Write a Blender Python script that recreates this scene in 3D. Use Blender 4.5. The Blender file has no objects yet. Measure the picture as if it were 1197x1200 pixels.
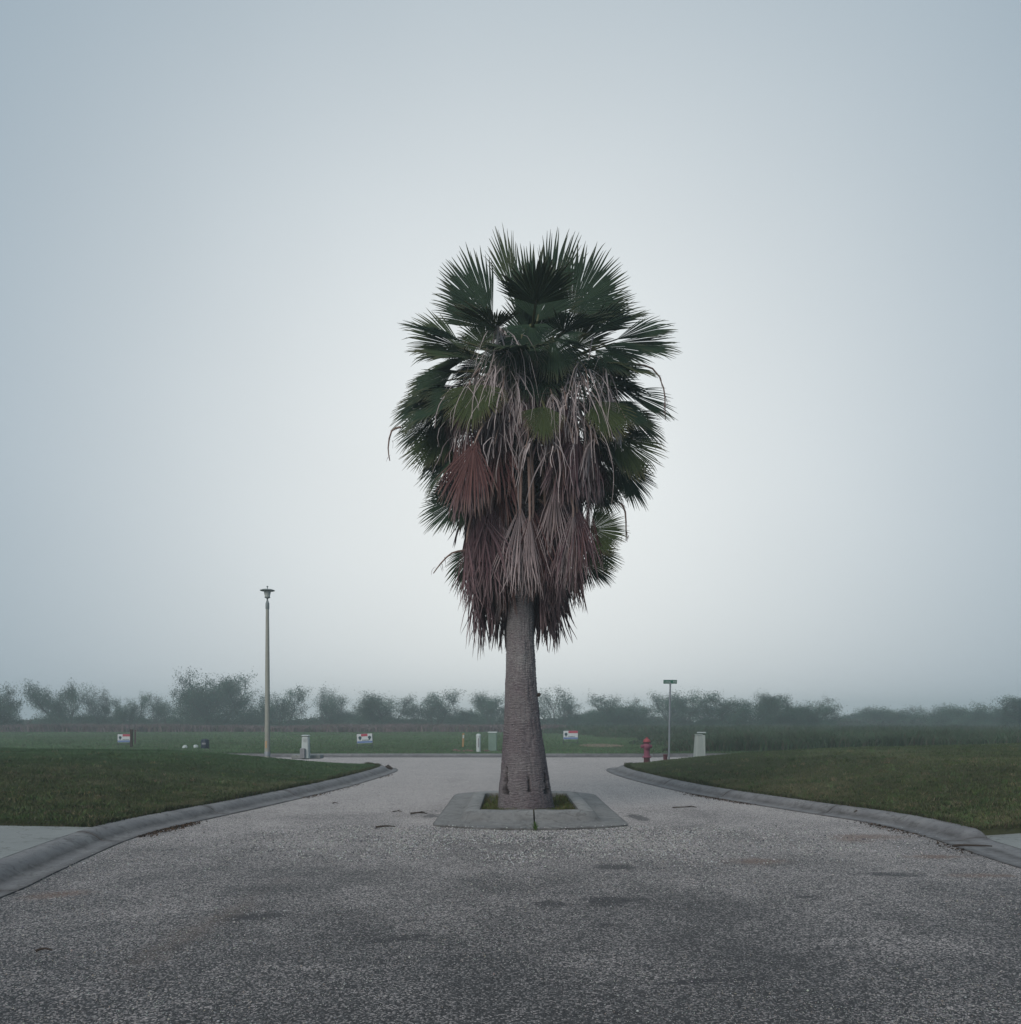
import bpy, bmesh, math, random
import numpy as np
from mathutils import Vector, Matrix

SC = bpy.context.scene
COL = SC.collection
R = math.radians
rng = np.random.default_rng(11)
random.seed(11)

# ------------------------------------------------------------------ camera, light, exposure
F, H, CX, EYE = 1000.0, 843.0, 598.5, 1.5          # focal length in photo pixels, horizon row, eye height
cam_d = bpy.data.cameras.new('camera')
cam = bpy.data.objects.new('camera', cam_d); COL.objects.link(cam)
cam.location = (0, 0, EYE); cam.rotation_euler = (R(90), 0, 0)
cam_d.sensor_fit = 'HORIZONTAL'; cam_d.sensor_width = 36.0
cam_d.lens = 36.0 * F / 1197.0
cam_d.shift_y = (H - 600.0) / 1197.0
cam_d.clip_start = 0.05; cam_d.clip_end = 3000
SC.camera = cam

SUN_EL, SUN_AZ = R(36), R(-152)                     # a veiled sun, behind the viewer's left shoulder
world = bpy.data.worlds.new('World'); SC.world = world; world.use_nodes = True
wt = world.node_tree; wt.nodes.clear()
def wn(t, **k):
    n = wt.nodes.new(t)
    for a, b in k.items(): setattr(n, a, b)
    return n
def wl(a, b): wt.links.new(a, b)
sky = wn('ShaderNodeTexSky', sky_type='NISHITA'); sky.sun_disc = False
sky.sun_elevation = SUN_EL; sky.sun_rotation = SUN_AZ; sky.dust_density = 6; sky.air_density = 1.2
tc = wn('ShaderNodeTexCoord')
nz = wn('ShaderNodeVectorMath', operation='NORMALIZE'); wl(tc.outputs['Generated'], nz.inputs[0])
dt = wn('ShaderNodeVectorMath', operation='DOT_PRODUCT'); wl(nz.outputs[0], dt.inputs[0])
GE = R(13); dt.inputs[1].default_value = (math.sin(R(1.0)) * math.cos(GE), math.cos(GE), math.sin(GE))
ac = wn('ShaderNodeMath', operation='ARCCOSINE'); wl(dt.outputs['Value'], ac.inputs[0])
dv = wn('ShaderNodeMath', operation='DIVIDE'); wl(ac.outputs[0], dv.inputs[0]); dv.inputs[1].default_value = R(32)
pw = wn('ShaderNodeMath', operation='POWER'); wl(dv.outputs[0], pw.inputs[0]); pw.inputs[1].default_value = 2.0
ng = wn('ShaderNodeMath', operation='MULTIPLY'); wl(pw.outputs[0], ng.inputs[0]); ng.inputs[1].default_value = -1
ex = wn('ShaderNodeMath', operation='EXPONENT'); wl(ng.outputs[0], ex.inputs[0])
cl = wn('ShaderNodeTexNoise'); cl.inputs['Scale'].default_value = 1.6; cl.inputs['Detail'].default_value = 3
wl(nz.outputs[0], cl.inputs['Vector'])
cm = wn('ShaderNodeMapRange'); wl(cl.outputs['Fac'], cm.inputs['Value'])
cm.inputs['From Min'].default_value = .3; cm.inputs['From Max'].default_value = .7
cm.inputs['To Min'].default_value = .96; cm.inputs['To Max'].default_value = 1.04
mx = wn('ShaderNodeMix', data_type='RGBA'); wl(ex.outputs[0], mx.inputs[0])
mx.inputs[6].default_value = (1.95, 3.0, 3.95, 1)     # overcast away from the brightest part
mx.inputs[7].default_value = (8.85, 9.15, 9.1, 1)    # bright fog ahead
mu = wn('ShaderNodeVectorMath', operation='SCALE'); wl(mx.outputs[2], mu.inputs[0]); wl(cm.outputs[0], mu.inputs['Scale'])
m2 = wn('ShaderNodeMix', data_type='RGBA'); m2.inputs[0].default_value = .06
wl(mu.outputs[0], m2.inputs[6]); wl(sky.outputs[0], m2.inputs[7])
bg = wn('ShaderNodeBackground'); bg.inputs['Strength'].default_value = .067
wl(m2.outputs[2], bg.inputs['Color'])
wo = wn('ShaderNodeOutputWorld'); wl(bg.outputs[0], wo.inputs['Surface'])

sun_d = bpy.data.lights.new('sun', 'SUN'); sun_d.energy = 1.5; sun_d.angle = R(40); sun_d.color = (1, .955, .915)
sun = bpy.data.objects.new('sun', sun_d); COL.objects.link(sun)
sd = Vector((math.sin(SUN_AZ) * math.cos(SUN_EL), math.cos(SUN_AZ) * math.cos(SUN_EL), math.sin(SUN_EL)))
sun.rotation_euler = (-sd).to_track_quat('-Z', 'Y').to_euler(); sun.location = (0, 0, 60)

SC.view_settings.view_transform = 'Standard'; SC.view_settings.look = 'None'
SC.view_settings.exposure = 0.58; SC.view_settings.gamma = 1.0; SC.view_settings.use_curve_mapping = False
SC.render.engine = 'CYCLES'
cy = SC.cycles
cy.use_denoising = True; cy.use_adaptive_sampling = True; cy.adaptive_threshold = .01
cy.max_bounces = 6; cy.diffuse_bounces = 3; cy.glossy_bounces = 2; cy.transmission_bounces = 4; cy.volume_bounces = 2
cy.transparent_max_bounces = 6; cy.sample_clamp_indirect = 4

# ------------------------------------------------------------------ helpers
class MB:
    """collects verts and faces in world coordinates"""
    def __init__(s): s.v, s.f, s.m = [], [], []
    def add(s, vs, fs, mi=0):
        o = len(s.v); s.v += [tuple(v) for v in vs]; s.f += [tuple(i + o for i in f) for f in fs]; s.m += [mi] * len(fs)
    def box(s, c, size, mi=0, rz=0, top=1.0, bev=0.0, lean=0):
        x, y, z = [a / 2 for a in size]; b = min(bev, x * .9, y * .9, z * .9)
        M = Matrix.Translation(c) @ Matrix.Rotation(rz, 4, 'Z') @ Matrix.Rotation(lean, 4, 'Y')
        if not b:
            vs = [(sx * x * (top if sz > 0 else 1), sy * y * (top if sz > 0 else 1), sz * z) for sz in (-1, 1) for sx, sy in ((-1, -1), (1, -1), (1, 1), (-1, 1))]
            fs = [(0, 3, 2, 1), (4, 5, 6, 7)] + [(i, (i + 1) % 4, 4 + (i + 1) % 4, 4 + i) for i in range(4)]
        else:
            vs = []
            for zz, ins, t in ((-z, b, 1), (-z + b, 0, 1), (z - b, 0, top), (z, b, top)):
                X, Y = x * t - ins, y * t - ins; k = b
                vs += [(-X + k, -Y, zz), (X - k, -Y, zz), (X, -Y + k, zz), (X, Y - k, zz), (X - k, Y, zz), (-X + k, Y, zz), (-X, Y - k, zz), (-X, -Y + k, zz)]
            fs = [tuple(range(7, -1, -1)), tuple(range(24, 32))]
            for r in range(3):
                fs += [(r * 8 + i, r * 8 + (i + 1) % 8, r * 8 + 8 + (i + 1) % 8, r * 8 + 8 + i) for i in range(8)]
        s.add([M @ Vector(v) for v in vs], fs, mi)
    def lathe(s, c, prof, n=20, mi=0, axis=None):
        vs, fs = [], []
        for r, z in prof:
            for k in range(n):
                a = 2 * math.pi * k / n; vs.append(Vector((r * math.cos(a), r * math.sin(a), z)))
        for i in range(len(prof) - 1):
            for k in range(n):
                fs.append((i * n + k, i * n + (k + 1) % n, (i + 1) * n + (k + 1) % n, (i + 1) * n + k))
        fs.append(tuple(range(n - 1, -1, -1))); fs.append(tuple((len(prof) - 1) * n + k for k in range(n)))
        q = Vector((0, 0, 1)).rotation_difference(Vector(axis)) if axis else None
        s.add([(q @ v if q else v) + Vector(c) for v in vs], fs, mi)
    def tube(s, pts, rads, n=6, mi=0, flat=1.0):
        pts = [Vector(p) for p in pts]; vs, fs = [], []
        for i, p in enumerate(pts):
            t = (pts[min(i + 1, len(pts) - 1)] - pts[max(i - 1, 0)]).normalized()
            up = Vector((0, 0, 1)) if abs(t.z) < .92 else Vector((0, 1, 0))
            a = t.cross(up).normalized(); b = a.cross(t)
            for k in range(n):
                w = 2 * math.pi * k / n
                vs.append(p + a * math.cos(w) * rads[i] + b * math.sin(w) * rads[i] * flat)
        for i in range(len(pts) - 1):
            for k in range(n):
                fs.append((i * n + k, i * n + (k + 1) % n, (i + 1) * n + (k + 1) % n, (i + 1) * n + k))
        fs.append(tuple(range(n - 1, -1, -1))); fs.append(tuple((len(pts) - 1) * n + k for k in range(n)))
        s.add(vs, fs, mi)

WORLD = {}
def thing(name, label, cat, loc, group=None):
    o = bpy.data.objects.new(name, None); COL.objects.link(o); o.location = loc
    o.empty_display_size = .2
    o['label'] = label; o['category'] = cat
    if group: o['group'] = group
    WORLD[o] = Vector(loc); return o
def tag(o, label, cat, group=None):
    o['label'] = label; o['category'] = cat
    if group: o['group'] = group
    return o
def kind(o, k, label=None, cat=None):
    o['kind'] = k
    if label: o['label'] = label
    if cat: o['category'] = cat
    return o
def place(name, me, mats, parent=None, base=None):
    if not isinstance(mats, (list, tuple)): mats = [mats]
    for m in mats: me.materials.append(m)
    o = bpy.data.objects.new(name, me); COL.objects.link(o)
    if parent: o.parent = parent
    if base is not None: o.location = base
    return o
def world_of(p):
    t = Vector((0, 0, 0))
    while p is not None:
        t += p.location; p = p.parent
    return t
def obj(name, mb, mats, parent=None, smooth=True, angle=40, base=None):
    """verts are given in world coordinates; parents carry only a translation"""
    off = world_of(parent) + (Vector(base) if base is not None else Vector((0, 0, 0)))
    me = bpy.data.meshes.new(name)
    me.from_pydata([tuple(Vector(v) - off) for v in mb.v], [], mb.f); me.update()
    if any(mb.m): me.polygons.foreach_set('material_index', mb.m)
    if smooth:
        me.polygons.foreach_set('use_smooth', [True] * len(me.polygons))
        me.set_sharp_from_angle(angle=R(angle))
    return place(name, me, mats, parent, base)
def np_mesh(name, V, Fc, mats, parent=None, smooth=False, tint=None, base=None):
    """V (n,3) float array, Fc (m,k) int array of triangles or quads; tint (n,3) per-vertex colour"""
    V = np.asarray(V, dtype=np.float32); Fc = np.asarray(Fc, dtype=np.int32)
    off = world_of(parent) + (Vector(base) if base is not None else Vector((0, 0, 0)))
    V = V - np.array(off, dtype=np.float32)
    me = bpy.data.meshes.new(name); k = Fc.shape[1]
    me.vertices.add(len(V)); me.vertices.foreach_set('co', V.ravel())
    me.loops.add(Fc.size); me.loops.foreach_set('vertex_index', Fc.ravel())
    me.polygons.add(len(Fc)); me.polygons.foreach_set('loop_start', np.arange(0, Fc.size, k, dtype=np.int32))
    me.polygons.foreach_set('loop_total', np.full(len(Fc), k, dtype=np.int32))
    if smooth: me.polygons.foreach_set('use_smooth', np.ones(len(Fc), dtype=bool))
    me.update(calc_edges=True); me.validate()
    if tint is not None:
        at = me.attributes.new('tint', 'FLOAT_COLOR', 'POINT')
        c = np.ones((len(V), 4), dtype=np.float32); c[:, :3] = tint; at.data.foreach_set('color', c.ravel())
    return place(name, me, mats, parent, base)

def px(x, y, d):                                    # the point of pixel (x, y) of the photograph at distance d
    return Vector(((x - CX) * d / F, d, EYE - (y - H) * d / F))

# ---- material helpers
def new_mat(name):
    m = bpy.data.materials.new(name); m.use_nodes = True; t = m.node_tree
    return m, t, t.nodes['Principled BSDF']
def N(t, kind_, **k):
    n = t.nodes.new(kind_)
    for a, b in k.items():
        if a in n.inputs: n.inputs[a].default_value = b
        else: setattr(n, a, b)
    return n
def L(t, a, b): t.links.new(a, b)
def rgb(c): return (c[0], c[1], c[2], 1)
def coords(t, scale=(1, 1, 1), which='Object'):
    c = N(t, 'ShaderNodeTexCoord'); mp = N(t, 'ShaderNodeMapping'); mp.inputs['Scale'].default_value = scale
    L(t, c.outputs[which], mp.inputs[0]); return mp.outputs[0]
def noise(t, v, scale, detail=4, rough=.6):
    n = N(t, 'ShaderNodeTexNoise'); n.inputs['Scale'].default_value = scale; n.inputs['Detail'].default_value = detail
    n.inputs['Roughness'].default_value = rough; L(t, v, n.inputs['Vector']); return n.outputs['Fac']
def ramp(t, fac, stops):
    r = N(t, 'ShaderNodeValToRGB'); e = r.color_ramp.elements
    while len(e) < len(stops): e.new(.5)
    for i, (p, c) in enumerate(stops): e[i].position = p; e[i].color = rgb(c) if not isinstance(c, (int, float)) else (c, c, c, 1)
    L(t, fac, r.inputs[0]); return r.outputs[0]
def mixc(t, fac, a, b, blend='MIX'):
    m = N(t, 'ShaderNodeMix', data_type='RGBA', blend_type=blend)
    for s, v in ((0, fac), (6, a), (7, b)):
        if hasattr(v, 'links'): L(t, v, m.inputs[s])
        elif s == 0: m.inputs[0].default_value = v
        else: m.inputs[s].default_value = rgb(v)
    return m.outputs[2]
def mth(t, op, a, b=None, clamp=False):
    m = N(t, 'ShaderNodeMath', operation=op); m.use_clamp = clamp
    for i, v in enumerate((a, b)):
        if v is None: continue
        if hasattr(v, 'links'): L(t, v, m.inputs[i])
        else: m.inputs[i].default_value = v
    return m.outputs[0]
def bump(t, b, h, strength=.3, dist=.01):
    n = N(t, 'ShaderNodeBump'); n.inputs['Strength'].default_value = strength; n.inputs['Distance'].default_value = dist
    L(t, h, n.inputs['Height']); L(t, n.outputs[0], b.inputs['Normal'])
def basic(name, c1, c2, scale=8, stretch=(1, 1, 1), rough=.8, bs=.25, bd=.01, metal=0, fine=60, spec=.3):
    m, t, b = new_mat(name); v = coords(t, stretch)
    f = noise(t, v, scale, 5); g = noise(t, v, fine, 3)
    c = mixc(t, ramp(t, f, ((.3, 0), (.7, 1))), c1, c2)
    c = mixc(t, mth(t, 'MULTIPLY', g, .35), c, [x * .55 for x in c1])
    L(t, c, b.inputs['Base Color']); b.inputs['Roughness'].default_value = rough; b.inputs['Metallic'].default_value = metal
    b.inputs['Specular IOR Level'].default_value = spec
    if bs: bump(t, b, g, bs, bd)
    return m
def tinted(name, rough=.8, spec=.2, scale=3.0, dark=.55, trans=0.0):
    """colour from the piece's own tint, with a little noise"""
    m, t, b = new_mat(name); a = N(t, 'ShaderNodeAttribute', attribute_name='tint')
    f = noise(t, coords(t), scale, 4)
    c = mixc(t, ramp(t, f, ((.35, 0), (.7, 1))), a.outputs['Color'], mixc(t, 1.0, a.outputs['Color'], (dark, dark, dark), 'MULTIPLY'))
    L(t, c, b.inputs['Base Color']); b.inputs['Roughness'].default_value = rough; b.inputs['Specular IOR Level'].default_value = spec
    if trans:
        tr = N(t, 'ShaderNodeBsdfTranslucent'); L(t, c, tr.inputs['Color'])
        ms = N(t, 'ShaderNodeMixShader'); ms.inputs[0].default_value = trans
        L(t, b.outputs[0], ms.inputs[1]); L(t, tr.outputs[0], ms.inputs[2])
        L(t, ms.outputs[0], t.nodes['Material Output'].inputs['Surface'])
    return m

# ------------------------------------------------------------------ materials of the setting
def road_material():
    m, t, b = new_mat('chip_seal'); v = coords(t)
    vo = N(t, 'ShaderNodeTexVoronoi', feature='F1'); vo.inputs['Scale'].default_value = 92; L(t, v, vo.inputs['Vector'])
    sp = N(t, 'ShaderNodeSeparateColor'); L(t, vo.outputs['Color'], sp.inputs[0])
    geo = N(t, 'ShaderNodeTexCoord').outputs['Object']
    big = noise(t, v, .55, 6, .65)                   # worn and gravelly areas, metres across
    mid = noise(t, coords(t, (.5, 1.5, 1)), 3.2, 6, .7)
    fine = noise(t, v, 44, 5, .8)
    lane = noise(t, coords(t, (1.3, .10, 1)), 1.0, 4, .6)     # lengthwise wear from wheels
    cover = mth(t, 'ADD', mth(t, 'MULTIPLY', mth(t, 'ADD', big, lane), .28), mth(t, 'MULTIPLY', mid, .26))     # how many pale stones lie on the binder
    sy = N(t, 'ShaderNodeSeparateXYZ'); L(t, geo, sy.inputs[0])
    painted_falloff = mth(t, 'ADD', sy.outputs[1], mth(t, 'MULTIPLY', mth(t, 'SUBTRACT', big, .5), 14.0))     # lens falloff and view-angle shade painted in: dark near viewer, pale by palm
    cover = mth(t, 'ADD', cover, mth(t, 'SUBTRACT', mth(t, 'MULTIPLY', ramp(t, mth(t, 'DIVIDE', painted_falloff, 24.0), ((.18, 0), (.62, 1))), .55), .065))
    sel = mth(t, 'ADD', mth(t, 'MULTIPLY', sp.outputs[0], .90), mth(t, 'MULTIPLY', fine, .45))
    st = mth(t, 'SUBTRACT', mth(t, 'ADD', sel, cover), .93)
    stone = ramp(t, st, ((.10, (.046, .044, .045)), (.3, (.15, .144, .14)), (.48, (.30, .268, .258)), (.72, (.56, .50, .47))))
    edge = ramp(t, vo.outputs['Distance'], ((.45, 1.0), (.8, .45)))
    c = mixc(t, 1.0, stone, edge, 'MULTIPLY')
    wob = N(t, 'ShaderNodeTexNoise'); wob.inputs['Scale'].default_value = 1.8; wob.inputs['Detail'].default_value = 8; L(t, v, wob.inputs['Vector'])
    def blob(x, y, rx, ry, rot=0):
        mp = N(t, 'ShaderNodeMapping', vector_type='TEXTURE')
        mp.inputs['Location'].default_value = (x, y, 0); mp.inputs['Rotation'].default_value = (0, 0, rot); mp.inputs['Scale'].default_value = (rx, ry, 1)
        L(t, geo, mp.inputs[0])
        ln = N(t, 'ShaderNodeVectorMath', operation='LENGTH'); L(t, mp.outputs[0], ln.inputs[0])
        d = mth(t, 'ADD', ln.outputs['Value'], mth(t, 'MULTIPLY', mth(t, 'SUBTRACT', wob.outputs['Fac'], .5), 1.8))
        return ramp(t, d, ((.0, 1.0), (1.15, 0.0)))
    def at(x, y): d = EYE * F / (y - H); return ((x - CX) * d / F, d)
    pit = noise(t, coords(t, (1, 1.4, 1)), 11, 8, .85)
    def ragged(f, lo, hi, amp): return ramp(t, mth(t, 'ADD', f, mth(t, 'MULTIPLY', mth(t, 'SUBTRACT', pit, .5), amp)), ((lo, 0), (hi, 1)))
    def many(lst):
        acc = None
        for (x, y, rx, ry, rot) in lst:
            q = at(x, y); k = blob(q[0], q[1], rx, ry, rot)
            acc = k if acc is None else mth(t, 'MAXIMUM', acc, k)
        return acc
    dark = many([(640, 1058, .26, .22, 0), (718, 1056, .36, .30, .2), (725, 1016, .30, .25, 0), (712, 1084, .16, .14, 0), (950, 1051, .20, .08, 0), (745, 957, .22, 1.0, .1),
                 (505, 955, .25, .8, 0), (470, 1100, .5, .12, .5), (640, 982, .2, .25, 0), (1040, 1025, .6, .2, 0), (300, 1075, .5, .2, .3), (820, 1150, .6, .1, .2)])
    rust = many([(1010, 981, .8, .55, .3), (1100, 1004, .7, .16, 0), (1150, 1026, .5, .16, 0), (880, 1010, .5, .4, 0), (60, 1050, .4, .25, .5)])
    track = many([(250, 1080, .26, 2.6, -.06)])
    speck = ramp(t, noise(t, v, 40, 4, .7), ((.40, 1.0), (.66, .45)))
    c = mixc(t, mth(t, 'MULTIPLY', mth(t, 'MULTIPLY', ragged(dark, .34, .54, 2.6), speck), 1.0), c, (.028, .027, .03))
    c = mixc(t, mth(t, 'MULTIPLY', ragged(rust, .26, .85, 2.2), .66), c, (.15, .085, .058))
    c = mixc(t, mth(t, 'MULTIPLY', ragged(track, .30, 1.1, 3.2), .34), c, (.14, .10, .078))
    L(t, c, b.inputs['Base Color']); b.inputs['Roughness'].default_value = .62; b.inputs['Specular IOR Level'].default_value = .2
    h = mth(t, 'ADD', mth(t, 'MULTIPLY', fine, 1.0), mth(t, 'MULTIPLY', mth(t, 'SUBTRACT', 1.0, vo.outputs['Distance']), .6))
    bump(t, b, h, .75, .012)
    return m
def concrete_material(name, c1, c2, streak=.5):
    m, t, b = new_mat(name); v = coords(t)
    f = noise(t, v, 1.7, 6, .7); g = noise(t, v, 85, 4, .7); s = noise(t, v, 9, 6, .75)
    c = mixc(t, ramp(t, f, ((.32, 0), (.68, 1))), c1, c2)
    c = mixc(t, mth(t, 'MULTIPLY', ramp(t, s, ((.5, 0), (.72, 1))), streak), c, [x * .4 for x in c1])
    c = mixc(t, mth(t, 'MULTIPLY', g, .5), c, [x * .6 for x in c1])
    cr = noise(t, v, 3.3, 6, .8); a = N(t, 'ShaderNodeAttribute', attribute_name='dirt')
    c = mixc(t, mth(t, 'MULTIPLY', a.outputs['Fac'], ramp(t, cr, ((.34, .25), (.6, 1.0)))), c, (.045, .04, .038))
    c = mixc(t, ramp(t, mth(t, 'ABSOLUTE', mth(t, 'SUBTRACT', noise(t, v, 1.1, 4, .6), .5)), ((.0, .55), (.012, 0))), c, (.06, .055, .05))
    L(t, c, b.inputs['Base Color']); b.inputs['Roughness'].default_value = .85; b.inputs['Specular IOR Level'].default_value = .25
    bump(t, b, mth(t, 'ADD', g, s), .5, .008); return m
def earth_material(name, c1, c2, c3, sc=.35):
    m, t, b = new_mat(name); v = coords(t)
    f = noise(t, v, sc, 6, .65); g = noise(t, v, 14, 5, .75); s = noise(t, v, 2.2, 5, .7)
    c = mixc(t, ramp(t, f, ((.38, 0), (.62, 1))), c1, c2)
    c = mixc(t, ramp(t, s, ((.5, 0), (.75, .8))), c, c3)
    c = mixc(t, mth(t, 'MULTIPLY', g, .7), c, [x * .4 for x in c1])
    L(t, c, b.inputs['Base Color']); b.inputs['Roughness'].default_value = 1; b.inputs['Specular IOR Level'].default_value = .05
    bump(t, b, mth(t, 'ADD', g, s), .9, .05); return m

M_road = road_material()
M_kerb = concrete_material('kerb_concrete', (.165, .162, .168), (.275, .27, .262), .8)
M_plan = concrete_material('planter_concrete', (.20, .20, .195), (.315, .31, .295), .8)
M_pave = concrete_material('driveway_concrete', (.235, .245, .235), (.29, .30, .285), .25)
M_turf = earth_material('turf_soil', (.062, .070, .036), (.075, .078, .044), (.085, .075, .05), .3)
M_field = earth_material('field_soil', (.075, .12, .052), (.085, .115, .06), (.11, .10, .065), .05)
M_blade = tinted('grass_blade', .9, .08, .5, .7)
M_soil = basic('bed_soil', (.05, .04, .03), (.035, .03, .022), 6, rough=1, bs=.8, bd=.03)

# ------------------------------------------------------------------ ground, road, kerbs, lawns
def grid(name, x0, x1, y0, y1, nx, ny, zf, mat):
    X, Y = np.meshgrid(np.linspace(x0, x1, nx), np.linspace(y0, y1, ny)); Z = zf(X, Y)
    V = np.stack([X, Y, Z], -1).reshape(-1, 3)
    i = np.arange((nx - 1) * (ny - 1)); r, c = i // (nx - 1), i % (nx - 1); a = r * nx + c
    return np_mesh(name, V, np.stack([a, a + 1, a + nx + 1, a + nx], 1), mat, smooth=True)
kind(grid('ground', -440, 440, -40, 440, 12, 12, lambda X, Y: X * 0 - .05, M_field), 'structure')
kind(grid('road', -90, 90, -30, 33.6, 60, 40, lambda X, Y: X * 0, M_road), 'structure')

def catmull(pts, step=.18):
    P = [np.array(p, float) for p in pts]; out = []
    P = [2 * P[0] - P[1]] + P + [2 * P[-1] - P[-2]]
    for i in range(1, len(P) - 2):
        p0, p1, p2, p3 = P[i - 1:i + 3]; n = max(2, int(np.linalg.norm(p2 - p1) / step))
        for k in range(n):
            u = k / n
            out.append(.5 * ((2 * p1) + (p2 - p0) * u + (2 * p0 - 5 * p1 + 4 * p2 - p3) * u * u + (3 * p1 - p0 - 3 * p2 + p3) * u ** 3))
    out.append(P[-2]); return np.array(out)
# road-side edge of the gutter, from behind the camera to the corner and out along the cross street
KL = [(-3.6, -20), (-3.7, -8), (-3.9, 0), (-4.1, 4), (-4.27, 7.14), (-4.42, 8.2), (-4.6, 9.4), (-4.74, 10.6), (-4.72, 11.6), (-4.52, 12.8), (-4.2, 14.6), (-3.85, 16.9), (-3.58, 19.0),
      (-3.38, 21.6), (-3.28, 23.6), (-3.32, 25.2), (-3.7, 26.35), (-4.6, 26.95), (-6.2, 27.1), (-10, 27.15), (-20, 27.2), (-40, 27.2), (-85, 27.2)]
KR = [(4.3, -20), (4.5, -8), (4.8, 0), (5.0, 5), (5.1, 8.0), (5.15, 9.2), (5.27, 10.6), (5.27, 11.6), (5.12, 12.5), (4.8, 13.4), (4.35, 14.7), (3.72, 16.75), (3.30, 18.8),
      (2.95, 21.4), (2.78, 23.8), (2.86, 25.4), (3.25, 26.4), (4.2, 26.95), (5.8, 27.1), (10, 27.15), (20, 27.2), (40, 27.2), (85, 27.2)]
LINE_L, LINE_R = catmull(KL), catmull(KR)
PROF = [(0, -.03), (0, .012), (.14, .008), (.24, .014), (.29, .035), (.35, .080), (.41, .112), (.47, .126), (.56, .128), (.585, .120), (.59, -.03)]
PROF_DIRT = [1, .75, .12, .5, .8, .25, .05, 0, .12, .7, 1]         # grime: along the gutter edge, the foot of the slope and the turf
def normals_of(line):
    tg = np.gradient(line, axis=0); tg /= np.linalg.norm(tg, axis=1)[:, None]
    return np.stack([-tg[:, 1], tg[:, 0]], 1)
def kerb(line, side, drop=None, joints=3.05, name='kerb'):
    n = normals_of(line) * side
    root = bpy.data.objects.new(name, None); COL.objects.link(root); root['kind'] = 'structure'
    s = np.concatenate([[0], np.cumsum(np.linalg.norm(np.diff(line, axis=0), axis=1))])
    start = 0.0; rows_all = []
    while start < s[-1] - .5:
        L_ = joints * (1 if start < 60 else 6)
        end = min(start + L_, s[-1]); u = np.linspace(start + .015, end - .015, max(4, int((end - start) / .12)))
        if start > 60: u = np.linspace(start + .006, end - .006, 4)
        lx, ly = np.interp(u, s, line[:, 0]), np.interp(u, s, line[:, 1])
        nx, ny = np.interp(u, s, n[:, 0]), np.interp(u, s, n[:, 1]); ln = np.hypot(nx, ny); nx /= ln; ny /= ln
        jig = rng.normal(0, .0025); V = []
        for k in range(len(u)):
            fac = 1.0 if drop is None else drop(lx[k], ly[k])
            for o, z in PROF:
                V.append((lx[k] + nx[k] * o, ly[k] + ny[k] * o, z if z < .02 else .014 + (z - .014 + jig) * fac + (.002 * math.sin(k * 1.7 + o * 9))))
        m = len(PROF); mb = MB()
        fs = [(k * m + j, k * m + j + 1, (k + 1) * m + j + 1, (k + 1) * m + j) if side < 0 else (k * m + j, (k + 1) * m + j, (k + 1) * m + j + 1, k * m + j + 1) for k in range(len(u) - 1) for j in range(m - 1)]
        fs += [tuple(range(m)), tuple((len(u) - 1) * m + j for j in range(m - 1, -1, -1))]
        mb.add(V, fs); o = obj('kerb_section', mb, M_kerb, root, angle=50)
        dirt = np.array(PROF_DIRT * len(u), dtype=float); dirt[:len(PROF)] = np.maximum(dirt[:len(PROF)], .75); dirt[-len(PROF):] = np.maximum(dirt[-len(PROF):], .75); at_ = o.data.attributes.new('dirt', 'FLOAT', 'POINT'); at_.data.foreach_set('value', dirt.astype(np.float32))
        start = end
    return root
def sstep(a, b, x):
    t = np.clip((x - a) / (b - a), 0, 1); return t * t * (3 - 2 * t)
def drop_R(x, y): return float(1 - .86 * (sstep(10.75, 10.35, np.array(y)) * sstep(5.2, 5.8, np.array(y)) if y < 11 else 0))
kerb(LINE_L, 1, None)
kerb(LINE_R, -1, drop_R)

def back_edge(line, side, off=.588): return line + normals_of(line) * side * off
BL, BR = back_edge(LINE_L, 1), back_edge(LINE_R, -1)
def edge_x(B, y, sgn):
    """|x| of the kerb's back edge at distance y, before the line turns along the cross street"""
    k = B[:, 1] < 26.45; b = B[k]; o = np.argsort(b[:, 1]); return np.interp(y, b[o, 1], np.abs(b[o, 0]))
def vnoise(x, y, s, seed=0):
    """smooth value noise"""
    x = np.asarray(x) * s; y = np.asarray(y) * s; xi, yi = np.floor(x).astype(int), np.floor(y).astype(int); u, v = x - xi, y - yi
    u = u * u * (3 - 2 * u); v = v * v * (3 - 2 * v)
    def h(a, b): n = (a * 374761393 + b * 668265263 + seed * 362437) & 0x7fffffff; n = ((n ^ (n >> 13)) * 1274126177) & 0x7fffffff; return ((n ^ (n >> 16)) & 0xffff) / 65535.
    return (h(xi, yi) * (1 - u) + h(xi + 1, yi) * u) * (1 - v) + (h(xi, yi + 1) * (1 - u) + h(xi + 1, yi + 1) * u) * v
def lawn_z(ax, y, B, sgn):
    e = edge_x(B, y, sgn); dist = np.clip(ax - e, 0, None)
    t = np.clip(dist / 6.0, 0, 1); back = 1.0
    if sgn < 0: z = .125 + .41 * sstep(0, 6.5, dist) * back + .012 * np.clip(dist - 5, 0, 12)
    else: z = .125 + .47 * ((1 - (1 - t) ** 1.6) * sstep(14, 22, y) + sstep(0, 6.5, dist) * (1 - sstep(14, 22, y))) + .024 * np.clip(dist - 5, 0, 14)
    z = z * sstep(10.2, 12.6, y) + (.125 + .02 * np.clip(dist, 0, 10)) * (1 - sstep(10.2, 12.6, y)) if True else z
    return z + .018 * (vnoise(ax, y, 1.3, 3) - .5) * sstep(0, .5, dist)
NEAR_L, NEAR_R = 10.95, 10.72
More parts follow.
